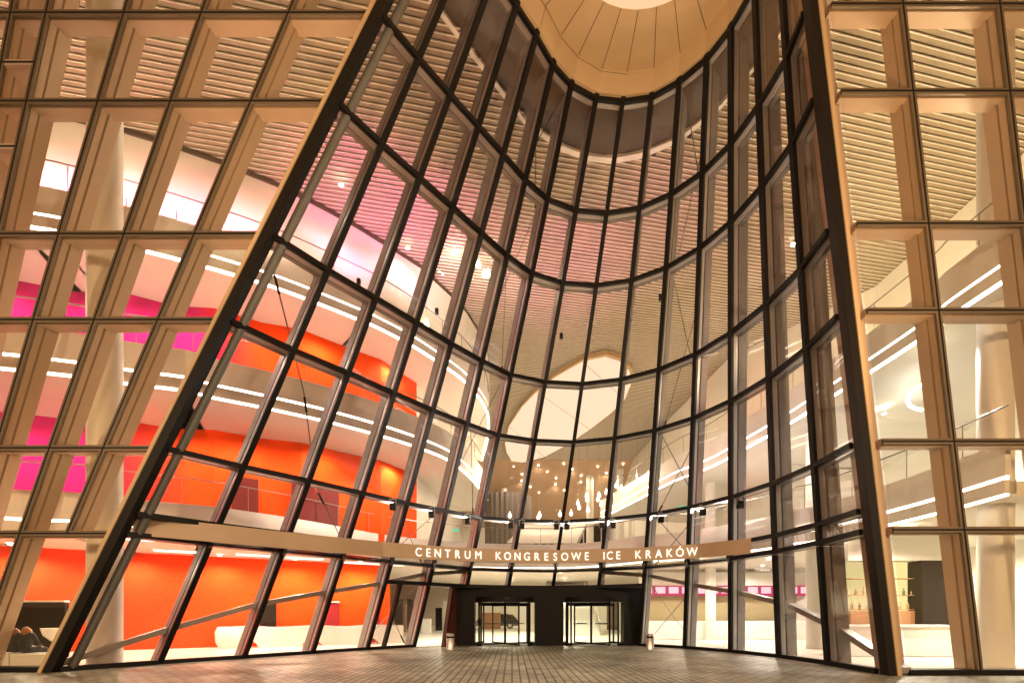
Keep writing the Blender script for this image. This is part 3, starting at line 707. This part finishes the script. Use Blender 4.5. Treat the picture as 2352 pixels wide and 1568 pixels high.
def rev_door(cx_, lab):
    root = empty('revolving_door', (cx_, yA+.75, 0)); tag(root, lab, 'revolving door')
    c = Vector((cx_, yA+.75, 0)); r = r_d-.06
    m = MB(); m.lathe([(r+.05,2.1),(r+.05,2.34)], c, 40); m.build('drum_canopy', M['portal'], root)
    m = MB(); m.lathe([(r,.008),(r,.03)], c, 40); m.build('floor_mat', M['curt'], root)
    for s in (0, math.pi):
        pts = [c+Vector((math.cos(a), math.sin(a), 0))*r for a in [s + math.radians(-42 + 84*k/8) for k in range(9)]]
        m = MB(); m.extr(pts, [p+Z*2.1 for p in pts], [c+(p-c)*.985 for p in pts], [c+(p-c)*.985+Z*2.1 for p in pts]); m.build('curved_glass', M['g_clear'], root)
        m = MB()
        for k in (0, 8): m.tube(pts[k], pts[k]+Z*2.12, .045, 8)
        m.extr([c+(p-c)*1.02 for p in pts], [c+(p-c)*1.02+Z*.12 for p in pts], [c+(p-c)*.98 for p in pts], [c+(p-c)*.98+Z*.12 for p in pts]); m.build('door_post', M['black'], root)
    m = MB(); m.tube(c, c+Z*2.1, .06, 10); m.build('axle', M['black'], root)
    for k in range(4):
        a = math.radians(28 + 90*k); d = Vector((math.cos(a), math.sin(a), 0)); e = c + d*(r-.06)
        m = MB(); sd_ = Vector((-d.y, d.x, 0))
        m.beam(e, e+Z*2.1, sd_, d, .05, -.08, 0)
        for zz in (0.02, 2.0): m.beam(c+Z*zz, e+Z*zz, Z, sd_, .16, -.025, .025)
        f_ = m.build('leaf_frame', M['black'], root)
        pane([c+Z*.1, e-d*.08+Z*.1, e-d*.08+Z*1.95, c+Z*1.95], sd_, f_, M['g_clear'], .01, 'leaf_glass')
        h = MB(); h.tube(c+d*.3+Z*1.05+sd_*.06, c+d*(r-.4)+Z*1.05+sd_*.06, .02, 8); h.build('push_bar', M['black'], f_)
rev_door(cxs[0], 'black framed revolving door with a dark car visible through it')
rev_door(cxs[1], 'black framed revolving door with white stairs visible through it')
# ash bins
def ashbin(x, lab):
    p = U(x, 1491, -1.55); root = empty('litter_bin', (p.x, p.y, 0)); tag(root, lab, 'litter bin', 'steel bins flanking the doors')
    c = (p.x, p.y, 0)
    m = MB(); m.lathe([(.17,0),(.17,.02),(.165,.03),(.165,.5)], c, 24); m.build('body', M['steel'], root, smooth=True)
    m = MB(); m.lathe([(.15,.5),(.15,.58)], c, 24); m.build('slot', M['black'], root, smooth=True)
    m = MB(); m.lathe([(.168,.58),(.168,.68),(.13,.70)], c, 24); m.build('lid', M['steel'], root, smooth=True)
ashbin(1034, 'round steel litter bin to the left of the doors'); ashbin(1493, 'round steel litter bin to the right of the doors')
# ---------------------------------------------------------------- left foyer contents
Xd0, Xd1 = -12.6, -5.7
dsk = empty('reception_desk', (-9, 22.6, 0)); tag(dsk, 'long white sculpted reception desk before the orange wall', 'desk')
n_ = 60; A=[];B=[];A2=[];B2=[]
def dh(s):  # wavy underside with arched openings
    h = 0
    for c_ in (.115, .44, .80):
        u = (s-c_)/.05
        if abs(u) < 1: h = max(h, .32*math.cos(u*math.pi/2)**.6)
    return h
for k in range(n_+1):
    s = k/n_; X = Xd0 + (Xd1-Xd0)*s; Y = wy(X)-1.35 + .10*math.sin(s*14) 
    tz = .95 + .03*math.sin(s*17)
    A.append(Vector((X,Y-.1*math.sin(s*9),dh(s)+.008))); B.append(Vector((X,Y,tz))); A2.append(Vector((X-.3,Y+.55,dh(s)+.008))); B2.append(Vector((X-.3,Y+.55,tz)))
m = MB(); m.extr(A,B,A2,B2); m.build('counter', M['desk'], dsk, smooth=True)
m = MB(); m.lathe([(.36,.008),(.50,.3),(.52,.7),(.42,.96)], (Xd0-.05, wy(Xd0)-1.05, 0), 24); m.build('rounded_end', M['desk'], dsk, smooth=True)
# dark niches in the orange wall
for k, (x0,x1,y0,y1,lab) in enumerate(((598,632,1380,1443,'dark doorway in the orange wall behind the left of the desk'),(735,778,1384,1436,'short red lined niche in the orange wall above the desk'),(855,872,1388,1432,'narrow red niche near the end of the orange wall'))):
    Yw = 22.5 + k*1.1
    sx = (x0-1176)/F; Xc = (19.85+.587*17.3)*sx/(1-.587*sx); Yc = wy(Xc)-.03
    nroot = empty('wall_niche', (Xc, Yc, 0)); tag(nroot, lab, 'niche')
    w = (x1-x0)*Yc/F; z1 = EYE+(1408-y0)*Yc/F; z1 = max(z1, 2.1)
    d = Vector((1,.587,0)).normalized(); nn_ = Vector((-d.y,d.x,0)); p0 = Vector((Xc,Yc,.0)); p1 = p0+d*w
    m = MB(); m.slab([p0, p1, p1+Z*z1, p0+Z*z1], -nn_, .03); m.build('opening', M['kiosk'] if k == 0 else mat('deep_red', (.30,.01,.015), .5), nroot)
    m = MB(); m.slab([p0+Z*z1-nn_*.1, p1+Z*z1-nn_*.1, p1+Z*(z1+.07)-nn_*.1, p0+Z*(z1+.07)-nn_*.1], nn_, .12); m.build('lintel', M['white'], nroot)
# big dark screen, low white bench, seated people
sc_ = empty('dark_screen', (-16, 15.5, 0)); tag(sc_, 'large dark panel with white top edge behind the seated people', 'screen')
p0, p1 = AT(60,1500,15.8), AT(149,1500,15.8)
m = MB(); m.box(p0.x-1.0, 15.8, .02, p1.x, 15.95, EYE+26*15.8/F); m.build('panel', M['screen'], sc_)
m = MB(); m.box(p0.x-1.0, 15.78, EYE+26*15.8/F, p1.x, 15.97, EYE+30*15.8/F); m.build('top_edge', M['desk'], sc_)
bn = empty('white_bench', (-13.5, 13.5, 0)); tag(bn, 'low white block bench just inside the left glass wall', 'bench')
for x0, x1 in ((-130,-28),(-25,27),(30,110)):
    a, b = px2X(x0,13.4), px2X(x1,13.4); m = MB(); m.box(a,13.3,.06,b,13.95,.44); m.build('seat_block', M['desk'], bn, bevel=.02)
m = MB(); m.box(px2X(-130,13.4),13.36,.006,px2X(108,13.4),13.9,.06); m.build('plinth', M['black'], bn)
# figures: skinned, seated with their backs to the street
def figure(x, yhead, Y, lab, lean, hairm):
    X = px2X(x, Y); hz = EYE + (1408-yhead)*Y/F
    seat = .44
    J = {}; vs = []; es = []; rs_ = []
    def v(p, r, par=None):
        vs.append(p); rs_.append(r)
        if par is not None: es.append((par, len(vs)-1))
        return len(vs)-1
    pel = v((0,0,seat+.13), (.17,.14)); ab = v((lean*.3,.0,seat+.28), (.15,.12), pel); ch = v((lean*.6,-.02,seat+.46), (.19,.13), ab)
    nk = v((lean,0,hz-EYE*0-.17), (.06,.06), ch); v((lean,.01,hz-.10), (.05,.05), nk)
    for s in (-1,1):
        sh = v((lean*.7+s*.17,-.01,seat+.52), (.075,.075), ch); el = v((lean*.5+s*.27,.05,seat+.26), (.055,.055), sh); wr = v((lean*.3+s*.16,.26,seat+.17), (.038,.038), el)
        hp = v((s*.09,.02,seat+.1), (.10,.10), pel); kn = v((s*.13,.46,seat+.10), (.075,.075), hp); an = v((s*.13,.50,.12), (.05,.05), kn); v((s*.14,.66,.05), (.045,.035), an)
    me = bpy.data.meshes.new('person'); me.from_pydata(vs, es, []); 
    o = bpy.data.objects.new('person', me); link(o); o.location = (X, Y, 0)
    me.materials.append(M['coat'])
    sk = o.modifiers.new('skin','SKIN'); 
    if not me.skin_vertices: bpy.context.view_layer.update()
    if not me.skin_vertices: me.attributes  # noqa
    try:
        lay = me.skin_vertices[0]
    except Exception:
        bm_ = __import__('bmesh').new(); bm_.from_mesh(me); bm_.verts.layers.skin.verify(); bm_.to_mesh(me); bm_.free(); lay = me.skin_vertices[0]
    for k, r in enumerate(rs_): lay.data[k].radius = r
    lay.data[0].use_root = True
    sb = o.modifiers.new('sub','SUBSURF'); sb.levels = 2; sb.render_levels = 2
    tag(o, lab, 'person')
    def ell(c, rx, ry, rz, n, nm, m_, zcut=-2):
        mb = MB(); pr = []; 
        for j in range(9): 
            a = -math.pi/2+math.pi*j/8; pr.append((max(.004,math.cos(a)), math.sin(a)))
        mb.lathe(pr, (0,0,0), 16); mb.v = [(c[0]+x_*rx, c[1]+y_*ry, c[2]+z_*rz) for x_,y_,z_ in mb.v]
        return mb.build(nm, m_, o, smooth=True, local=False)
    ell((lean,.02,hz-.02), .082,.10,.125,0,'head',M['skin']); ell((lean,-.025,hz+.0), .105,.105,.13,0,'hair',hairm)
    for s in (-1,1):
        h = MB(); 
        h.tube((lean*.3+s*.15,.27,seat+.17), (lean*.3+s*.11,.34,seat+.15), .03, 8, .034)
        for f_ in range(4): h.tube((lean*.3+s*(.09+.016*f_),.34,seat+.15), (lean*.3+s*(.08+.016*f_),.40,seat+.125), .009, 6, .007)
        h.tube((lean*.3+s*.09,.30,seat+.16),(lean*.3+s*.06,.34,seat+.15),.01,6,.008)
        h.build('hand', M['skin'], o, local=False, smooth=True)
    return o
figure(60, 1449, 13.55, 'person with ginger hair in a dark coat sitting on the white bench', .03, M['hair'])
figure(34, 1451, 13.75, 'person with darker reddish hair leaning beside the ginger haired one', .02, mat('auburn_hair', (.16,.05,.02), .7, noise=.4, nscale=60))
tc_ = MB(); c_ = AT(128,1471,15); tc_.lathe([(.16,0),(.03,.03),(.03,c_.z-.02),(.12,c_.z),(.30,c_.z+.18),(.36,c_.z+.40),(.33,c_.z+.40)], (c_.x,15,0), 24)
tag(tc_.build('tub_chair', M['desk'], smooth=True), 'white bowl shaped chair beside the dark panel', 'chair')
# ---------------------------------------------------------------- right foyer contents
bar = empty('bar_counter', (14.5, 17.4, 0)); tag(bar, 'white bar counter behind the right corner post', 'bar counter')
x0, x1 = px2X(1935,17.2), px2X(2196,17.2); m = MB(); m.box(x0,17.2,.02,x1,17.9,1.08); m.build('front', M['desk'], bar, bevel=.02)
m = MB(); m.box(x0-.05,17.12,1.08,x1+.05,17.95,1.14); m.build('top', M['white'], bar)
m = MB(); x_a, x_b = px2X(1935,18.6), px2X(2190,18.6); m.box(x_a,18.3,EYE+122*18.3/F,x_b,19.4,EYE+196*18.3/F); tag(m.build('bulkhead_box', M['white']), 'white boxed bulkhead above the bar', 'bulkhead')
bb = empty('back_bar', (14, 19, 0)); tag(bb, 'backlit bar shelves with bottles between white bulkhead and counter', 'shelf')
Yb = 19.0; m = MB(); m.box(px2X(1940,Yb),Yb,EYE+.1,px2X(2112,Yb),Yb+.08,EYE+120*Yb/F); m.build('backlit_panel', M['menu'], bb)
m = MB()
for yy in (1400,1368,1330): z = EYE+(1408-yy)*Yb/F; m.box(px2X(1940,Yb),Yb-.32,z,px2X(2112,Yb),Yb,z+.03)
m.box(px2X(1940,Yb),Yb-.35,.02,px2X(2112,Yb),Yb+.1,EYE+.1); m.build('shelf', M['wood'], bb)
for k in range(18):
    X = px2X(1946+k*9.2, Yb-.15); z = EYE+8*Yb/F+.03 if k % 2 else EYE+40*Yb/F+.03
    m = MB(); h = random.uniform(.22,.32); m.lathe([(.045,0),(.045,h*.6),(.018,h*.75),(.018,h)], (X,Yb-.17,z), 10)
    o = m.build('bottle', mat('bottle_glass_%d' % k, random.choice([(.25,.09,.03),(.4,.25,.1),(.08,.12,.05),(.5,.4,.3)]), .15), smooth=True)
    tag(o, 'small bottle on the backlit shelf of the bar', 'bottle', 'bottles on the bar shelves')
kp = MB(); kp.box(px2X(2114,18.4),18.3,.02,px2X(2191,18.4),19.1,EYE+122*18.3/F-.01); tag(kp.build('dark_cabinet', M['kiosk']), 'tall dark brown cabinet to the right of the bar shelves', 'cabinet')
# ticket desk
td = empty('ticket_desk', (12, 29.6, 0)); tag(td, 'long white ticket counter under a row of pink screens', 'ticket desk')
m = MB(); m.box(8.2,29.0,.02,19.6,29.9,1.1); m.build('counter', M['desk'], td, bevel=.02)
tw = MB(); tw.box(8.0,30.6,0,20.2,30.8,GZ[0]+.05); tag(tw.build('ticket_wall', M['gold']), 'olive wall behind the ticket counter', 'wall')
bh = MB(); bh.box(8.0,30.2,EYE+1.75+.0,20.2,30.59,GZ[0]+.0); tag(bh.build('ticket_bulkhead', M['white']), 'cream bulkhead above the ticket screens', 'bulkhead')
for k in range(14):
    X = 8.4 + k*.82; r_ = empty('info_screen', (X, 30.1, 2.95)); tag(r_, 'pink lit information screen above the ticket counter', 'screen', 'pink screens above the ticket counter')
    m = MB(); m.box(X-.38,30.05,2.65,X+.38,30.19,3.28); m.build('casing', M['mag'], r_); m = MB(); m.box(X-.3,30.035,2.8,X+.3,30.049,3.2); m.build('display', M['magw'], r_)
me = text_mesh('Kasa', .5, .01); me.materials.append(M['letter']); o = link(bpy.data.objects.new('desk_sign', me)); o.rotation_euler = (math.radians(90),0,0)
pk = AT(1751,1310,30.17); o.location = pk; tag(o, 'small white word Kasa on the cream bulkhead above the ticket desk', 'sign')
# C-shaped ceiling light on the right
cl = empty('ring_light', (16,18,GZ[1]-.1)); tag(cl, 'C shaped white light ring under the right hand gallery', 'ceiling light')
cpx = [(2143,871),(2120,882),(2100,895),(2087,908),(2084,920),(2090,932),(2103,938),(2118,941)]
pts = [U(x, y, 7.95) for x, y in cpx]; m = MB()
for a, b in zip(pts, pts[1:]): m.tube(a, b, .06, 8)
m.build('tube', M['cool'], cl)
# exit signs
for (x,y,Y,lab) in ((1951,991,19.5,'small green exit sign beside the right corner post'),(1047,1217,34,'small green exit sign deep in the hall left of centre'),(1566,1164,27,'small green exit sign right of the crossed rods')):
    p = AT(x,y,Y); m = MB(); w = 6*Y/F; m.box(p.x-w,p.y-.03,p.z-w*.5,p.x+w,p.y,p.z+w*.5); o = m.build('exit_sign', M['green']); tag(o, lab, 'exit sign')
# left gallery signs
p = AT(548,828,21.3); m = MB(); m.box(p.x-.85,p.y,p.z-.35,p.x+.85,p.y+.1,p.z+.35); o=m.build('direction_sign', mat('maroon_sign', (.12,.01,.04), .3)); tag(o, 'dark maroon hanging sign before the orange wall of the second gallery', 'sign')
me = text_mesh('Sala S', .26, .006); me.materials.append(M['letter']); o2 = link(bpy.data.objects.new('lettering', me), o); o2.location = (p.x-.35,p.y-.012,p.z+.02); o2.rotation_euler=(math.radians(90),0,0)
# doors in the first gallery's wall
for k, (x,lab) in enumerate(((537,'dark doorway in the red wall at the left of the first gallery'),(672,'dark doorway on the first gallery, middle one of three'),(727,'dark doorway on the first gallery nearest the white hall'))):
    sx = (x-1176)/F; Xc = min([-16+.05*q for q in range(220)], key=lambda q: abs(q-sx*wyu(q))); Yc = wyu(Xc)-.12; d = Vector((1,.587,0)).normalized(); nn_ = Vector((-d.y,d.x,0)); p0 = Vector((Xc,Yc,GZ[0]+.9))
    m = MB(); m.slab([p0, p0+d*1.0, p0+d*1.0+Z*2.3, p0+Z*2.3], -nn_, .05); o = m.build('wall_doorway', mat('deep_red_door%d' % k, (.12,.01,.01), .4)); tag(o, lab, 'doorway')
# car in the far lobby
car = empty('parked_car', (0, 50, 0)); tag(car, 'black car parked in the far lobby seen through the left door', 'car')
X0 = px2X(1188,50)
prof = [(0,.35),(0,.8),(-.1,.98),(-.45,1.35),(-1.1,1.46),(-2.3,1.42),(-3.0,1.02),(-4.0,.88),(-4.25,.6),(-4.25,.35)]
m = MB(); A = [Vector((X0+x,49.2,z)) for x,z in prof]; B=[Vector((X0+x,50.9,z)) for x,z in prof]
m.add(A+B, [tuple(range(10)), tuple(range(10,20))[::-1]]+[(i,(i+1)%10,10+(i+1)%10,10+i) for i in range(10)]); m.build('body', M['car'], car, bevel=.06)
m = MB(); m.add([Vector((X0+x,49.17,z)) for x,z in ((-.6,1.0),(-.7,1.3),(-1.2,1.38),(-2.2,1.34),(-2.75,1.0))]+[Vector((X0+x,49.21,z)) for x,z in ((-.6,1.0),(-.7,1.3),(-1.2,1.38),(-2.2,1.34),(-2.75,1.0))], [(0,1,2,3,4)]+[(i,(i+1)%5,5+(i+1)%5,5+i) for i in range(5)]); m.build('side_window', M['screen'], car)
for x in (-.75,-3.4):
    for y in (49.1,50.75):
        m = MB(); m.tube((X0+x,y,.34),(X0+x,y+.22,.34),.33,24); w_ = m.build('wheel', M['tyre'], car)
        m = MB(); m.tube((X0+x,y-.01,.34),(X0+x,y+.1,.34),.20,10); m.build('rim', M['steel'], w_)
# far lobby furniture: white plinth, dark shop fronts
for (x0,x1,y0,Y,mm,lab) in ((905,925,1375,48,'curt','dark glazed opening beyond the desk'),(935,948,1375,48,'curt','narrow dark glazed opening beyond the desk'),(1000,1015,1395,44,'kiosk','dark frame near the white plinth in the far lobby'),(1106,1150,1406,48,'wood','brown board behind the left revolving door'),(925,932,1385,40,'steel','slim steel frame in the lobby beyond the desk'),(1016,1034,1380,46,'fascia','pale lobby pillar left of the doors'),(968,990,1420,38,'desk','low white plinth left of the doors'),(1395,1420,1380,46,'curt','dark tall banner behind the right revolving door')):
    m = MB(); m.box(px2X(x0,Y),Y,.01,px2X(x1,Y),Y+.3,EYE+(1408-y0)*Y/F); o = m.build('lobby_panel', M[mm], bevel=.02); tag(o, lab, 'panel')
# ---------------------------------------------------------------- lights: recessed downlights and rectangular ceiling panels
dl_group = {}
dl_me = {}
def downlight(p, power, where, col=(1,.86,.66), group='recessed downlights', vis=.07):
    root = empty('downlight', tuple(p)); tag(root, 'round recessed downlight in the %s' % where, 'downlight', group+' in the '+where)
    if 'r' not in dl_me:
        a = MB(); a.extr(*[[Vector((rr*math.cos(t), rr*math.sin(t), zz)) for t in [2*math.pi*k/16 for k in range(17)]] for rr, zz in ((.13,0),(.13,.04),(.10,0),(.10,.04))])
        o1 = a.build('ring', M['steel'], root); b = MB(); b.lathe([(.098,.018),(.098,.034)], (0,0,0), 16); o2 = b.build('lens', M['spot'], root)
        me1 = o1.data; me2 = o2.data
        for me_ in (me1, me2):
            for v_ in me_.vertices: v_.co += root.location
        dl_me['r'] = me1; dl_me['l'] = me2
        pass
    else:
        for k_, nm in (('r','ring'),('l','lens')): link(bpy.data.objects.new(nm, dl_me[k_]), root)
    if power: lamp('bulb', p - Z*.03, power*2.7, col, vis, root, 'SPOT', 165)
wcol = (1,.90,.70); ocol = (1,.82,.60)
# street level, left wing and hall
for x in (-18.5,-15.5,-12.8,-10.2,-7.6): downlight(Vector((x, wy(x)-1.3, GZ[0]-.05)), 210, 'street level ceiling before the orange wall', ocol)
for x, y in ((-14,16.2),(-9.5,19.5),(-3.5,27.5)): downlight(Vector((x, y, GZ[0]-.05)), 260, 'street level ceiling near the glass', wcol)
for x, y in ((-1,30),(3,30),(0,37),(4,37),(9.5,27),(13,24.5),(14.5,28),(18,20),(13.5,16.5),(17,15)): downlight(Vector((x, y, GZ[0]+(.2 if x > 9 else 0)-.05)), 320, 'street level ceiling of the hall', wcol if x < 12 else (1,.95,.88))
for lvl, zz in ((1, GZ[1]), (2, GZ[2])):
    for x in (-19.5,-16.2,-13.4,-10.8,-8.2,-5.8): downlight(Vector((x, wyu(x)-1.3, zz-.05)), 230, ('first' if lvl == 1 else 'second')+' gallery ceiling', (1,.80,.66))
for x,y in ((590,465),(790,555),(935,645)):
    p = AT(x,y,AT(x,y,1).y*19 if x < 700 else (21.5 if x < 850 else 25)); downlight(Vector((p.x+.3,p.y-1.2,zc-.3)), 55, 'slatted ceiling above the top gallery', (1,.86,.72))
for x, y in ((13.5,15.5),(15,19.5),(14,24),(12.5,29),(11.5,34),(17.5,17)): downlight(Vector((x, y, GZ[1]+.35-.06)), 330, 'ceiling of the right hand gallery', (.97,.94,.97))
# slatted ceiling wash from lamps standing along the top galleries, and far downlights
for x, y, z, pw in ((-14,17.0,16.4,230),(-9,18.0,16.4,130),(-18,16,16.4,260),(16.5,18,12.6,720),(18,24,12.6,650),(14.5,15.0,12.6,560),(0,30,10,520),(8,33,11,450),(4,44,11,900),(-2,40,11,400)):
    r_ = empty('wall_uplight', (x,y,z)); tag(r_, 'small uplight washing the slatted ceiling', 'uplight', 'uplights washing the slatted ceiling'); m = MB(); m.lathe([(.06,-.12),(.10,0),(.09,0)], (x,y,z), 12); m.build('cup', M['steel'], r_); lamp('bulb', (x,y,z+.1), pw, (1,.80,.56), .06, r_)
for k in range(26):
    x = 1180 + (k*97 % 330); y = 1070 + (k*53 % 110); z = 17.3; p = U(x, y, z)
    if p.y > 57: t_ = (57.5*F/ (F)) ; Yy = 57.5 + 12.5*((1178-y)*-1+110)/260.; Yy = max(58, min(68, Yy)); p = Vector(((x-1176)*Yy/F, Yy, zc-.05-(Yy-57.5)*.52))
    downlight(p - Z*.06, 0 if k % 3 else 260, 'far tan ceiling', wcol)
# pink uplights along the top gallery, added magenta light on the slats
for px_, py_, Yq, pw, wd, warm in ((40,398,16.4,420,.5,0),(165,426,16.7,460,.7,0),(290,452,17.0,460,.6,0),(405,480,17.7,460,.7,0),(530,521,18.6,420,.6,0),(720,612,19.8,150,.4,1),(835,676,21.0,150,.4,1)):
    p = AT(px_, py_, Yq); x, y, z = p
    r_ = empty('pink_uplight' if not warm else 'peach_uplight', (x,y,z)); tag(r_, 'pink lamp standing behind the parapet of the top gallery' if not warm else ('peach lamp behind the top gallery parapet, %s the curved edge' % ('before' if px_ < 800 else 'close to')), 'uplight', 'uplights along the top gallery')
    m = MB(); m.box(x-wd,y-.05,z-.06,x+wd,y+.05,z+.06); m.build('fixture', M['pinkl'] if not warm else M['peachl'], r_); m = MB(); m.tube((x,y,14.5),(x,y,z-.06),.02,6); m.build('stand', M['rail'], r_)
    l_ = lamp('bulb', (x,y+.12,z+.05), pw, (1,.14,.42) if not warm else (1,.55,.35), .1, r_, 'SPOT', 150); l_.rotation_euler = Vector((-.2,1,-.1)).to_track_quat('-Z','Y').to_euler()
for x, y, pw in ((-6.5,20.5,260),(-3.5,22.5,220),(2.5,24.5,150),(6.6,21.5,70)):  # added lights imitating the purple tint of glass and reflections
    r_ = empty('added_magenta_light', (x,y,15.6)); tag(r_, 'magenta stage lamp added to tint the slats behind the curved glass', 'spotlight', 'added magenta lights behind the curved glass')
    m = MB(); m.tube((x,y,15.45),(x,y,15.7),.09,12); m.build('barrel', M['black'], r_); l_ = lamp('bulb', (x,y,15.9), pw*4.0, (.92,.22,.62), .08, r_, 'SPOT', 110); l_.rotation_euler = Vector((0,.25,1)).to_track_quat('-Z','Y').to_euler()
# rectangular light panels in gallery ceilings
for (x,y,Y,w,lab) in ((645,668,22,.6,'second gallery ceiling beyond the corner post'),(818,810,24.5,.6,'second gallery ceiling near its rounded end'),(480,975,19.6,.8,'first gallery ceiling at the left'),(650,1003,21.2,.8,'first gallery ceiling, middle one'),(745,1045,22.5,.9,'first gallery ceiling towards the white hall'),(800,1060,23.5,.7,'first gallery ceiling nearest the hall'),(415,1258,20,.9,'street level ceiling at the left'),(590,1272,21.3,.8,'street level ceiling above the desk'),(700,1282,22.5,.8,'street level ceiling above the middle of the desk'),(860,1300,25,1.6,'street level ceiling at the end of the orange wall')):
    z0 = min(GZ, key=lambda g_: abs(g_-(EYE+(1408-y)*Y/F)))-.03
    X = px2X(x,Y); d = Vector((1,.587,0)).normalized(); n = Vector((-d.y,d.x,0)); c = Vector((X,Y,z0)); r_ = empty('ceiling_panel_light', tuple(c)); tag(r_, 'white rectangular light panel in the '+lab, 'ceiling light')
    q = [c-d*w-n*.35, c+d*w-n*.35, c+d*w+n*.35, c-d*w+n*.35]; m = MB(); m.slab(q, Z, .02); m.build('diffuser', M['panel'], r_); q=[c-d*(w+.05)-n*.4, c+d*(w+.05)-n*.4, c+d*(w+.05)+n*.4, c-d*(w+.05)+n*.4]; m=MB(); m.slab([p+Z*.021 for p in q], Z, .03); m.build('frame', M['white'], r_)
# ---------------------------------------------------------------- hanging drop lamps
drop = MB(); drop.lathe([(.005,.26),(.02,.2),(.05,.12),(.105,.0),(.12,-.08),(.09,-.16),(.03,-.2)], (0,0,0), 14)
dme = None; cme = None; pc = 0
def pendant(p, s, lab, grp):
    global dme, cme, pc
    root = empty('drop_lamp', tuple(p)); root.scale = (s,s,s); tag(root, lab, 'pendant lamp', grp)
    if dme is None:
        o = drop.build('glass_drop', M['lamp'], root, smooth=True, local=False); dme = o
        c = MB(); c.tube((0,0,.25),(0,0,4.2),.006,5); cme = c.build('cord', M['rail'], root, local=False)
    else:
        for q in (dme, cme): c = q.copy(); link(c, root)
    pc += 1
    if pc % 3 == 1: lamp('bulb', Vector(p)-Z*.45, 25 if grp.endswith('hall') else 90, (1,.88,.66), .1); S.objects[-1].name = 'bulb'
for k, (x, y) in enumerate([(1210,470),(1225,520),(1315,385),(1320,430),(1330,550),(1460,380),(1445,425),(1485,480),(1545,340),(1620,370),(1665,265),(1720,295),(1130,590),(1000,600),(2010,170),(2040,135),(1910,215),(760,610),(745,635),(410,615)]):
    pendant(AT(1091+.1953*x, 1062+.1953*y, 34+random.uniform(-1.5,1.5)), 1.0, 'glowing teardrop lamp hanging before the right hand gallery', 'teardrop lamps in the far hall')
for k, (x, y) in enumerate([(1000,530),(1006,540),(1036,553),(1042,570),(1046,574),(1099,606),(1113,628),(1121,627),(1186,620),(1198,626),(936,712),(980,742),(1012,522)]):
    pendant(AT(x, y, 25.0+random.uniform(-.7,.7)), 1.15, 'large glowing teardrop lamp high behind the curved glass', 'teardrop lamps high behind the glass')
# ---------------------------------------------------------------- street lamps behind the camera (mirrored in the panes)
def street_lamp(x, y, pw, lab):
    r_ = empty('street_lamp', (x,y,0)); tag(r_, lab, 'street lamp', 'street lamps behind the viewer')
    m = MB(); m.lathe([(.12,0),(.12,.4),(.07,.42),(.05,7.6)], (x,y,0), 12); m.tube((x,y,7.6),(x,y+1.2,7.9),.04,8); m.build('pole', M['black'], r_)
    m = MB(); m.box(x-.18,y+.9,7.84,x+.18,y+1.6,7.98); m.build('head', M['black'], r_); m = MB(); m.box(x-.14,y+.95,7.81,x+.14,y+1.55,7.838); m.build('lens', M['street'], r_)
    lamp('bulb', (x,y+1.25,7.7), pw, (1,.73,.48), .15, r_)
street_lamp(-14,-4,4200,'street lamp on the plaza to the left of the viewer'); street_lamp(13,-4,4200,'street lamp on the plaza to the right of the viewer'); street_lamp(1,-9,3800,'street lamp on the plaza straight behind the viewer')

for x, tx, lab in ((-5.0,1.0,'added light left of the viewer brightening the roof overhang'),(8.5,4.0,'added light right of the viewer brightening the roof overhang')):  # unseen spots added to brighten the underside of the overhang
    r_ = empty('added_overhang_light', (x,3.0,0)); tag(r_, lab, 'floodlight', 'added lights brightening the roof overhang')
    m = MB(); m.lathe([(.14,0),(.16,.18),(.15,.18)], (x,3.0,0), 16); m.build('housing', M['black'], r_)
    l = lamp('bulb', (x,3.0,.24), 6200, (1,.64,.36), .12, r_, 'SPOT', 62)
    d = Vector((tx,15.5,21)) - Vector((x,3.0,.24)); l.rotation_euler = d.to_track_quat('-Z','Y').to_euler()

# labels that single out repeats: count them from left to right as the photo shows them
def screen_x(o): p = o.location; return p.x/max(.1, p.y)
def count_off(match, text):
    L = sorted([o for o in S.objects if o.get('label') and match(o)], key=screen_x)
    for k, o in enumerate(L): o['label'] = text % (_o[k] + ' from the left')
count_off(lambda o: o.get('category') == 'bottle', '%s of the bottles on the backlit bar shelves')
count_off(lambda o: o['label'].startswith('pink lit'), 'pink lit screen above the ticket counter, %s')
count_off(lambda o: o['label'].startswith('glowing teardrop'), 'teardrop lamp before the right gallery, %s in its trail')
count_off(lambda o: o['label'].startswith('large glowing'), 'large teardrop lamp high behind the curved glass, %s')
for g_ in sorted({o['group'] for o in S.objects if o.get('category') == 'downlight'}):
    count_off(lambda o: o.get('group') == g_, 'round downlight in the ' + g_.split(' in the ')[1] + ', %s')
count_off(lambda o: o['label'].startswith('small uplight'), 'small steel uplight washing the slatted ceiling, %s')
count_off(lambda o: o['label'].startswith('pink lamp standing'), 'pink lamp behind the top gallery parapet, %s')
count_off(lambda o: o['label'].startswith('magenta stage'), 'magenta stage lamp behind the curved glass, %s')
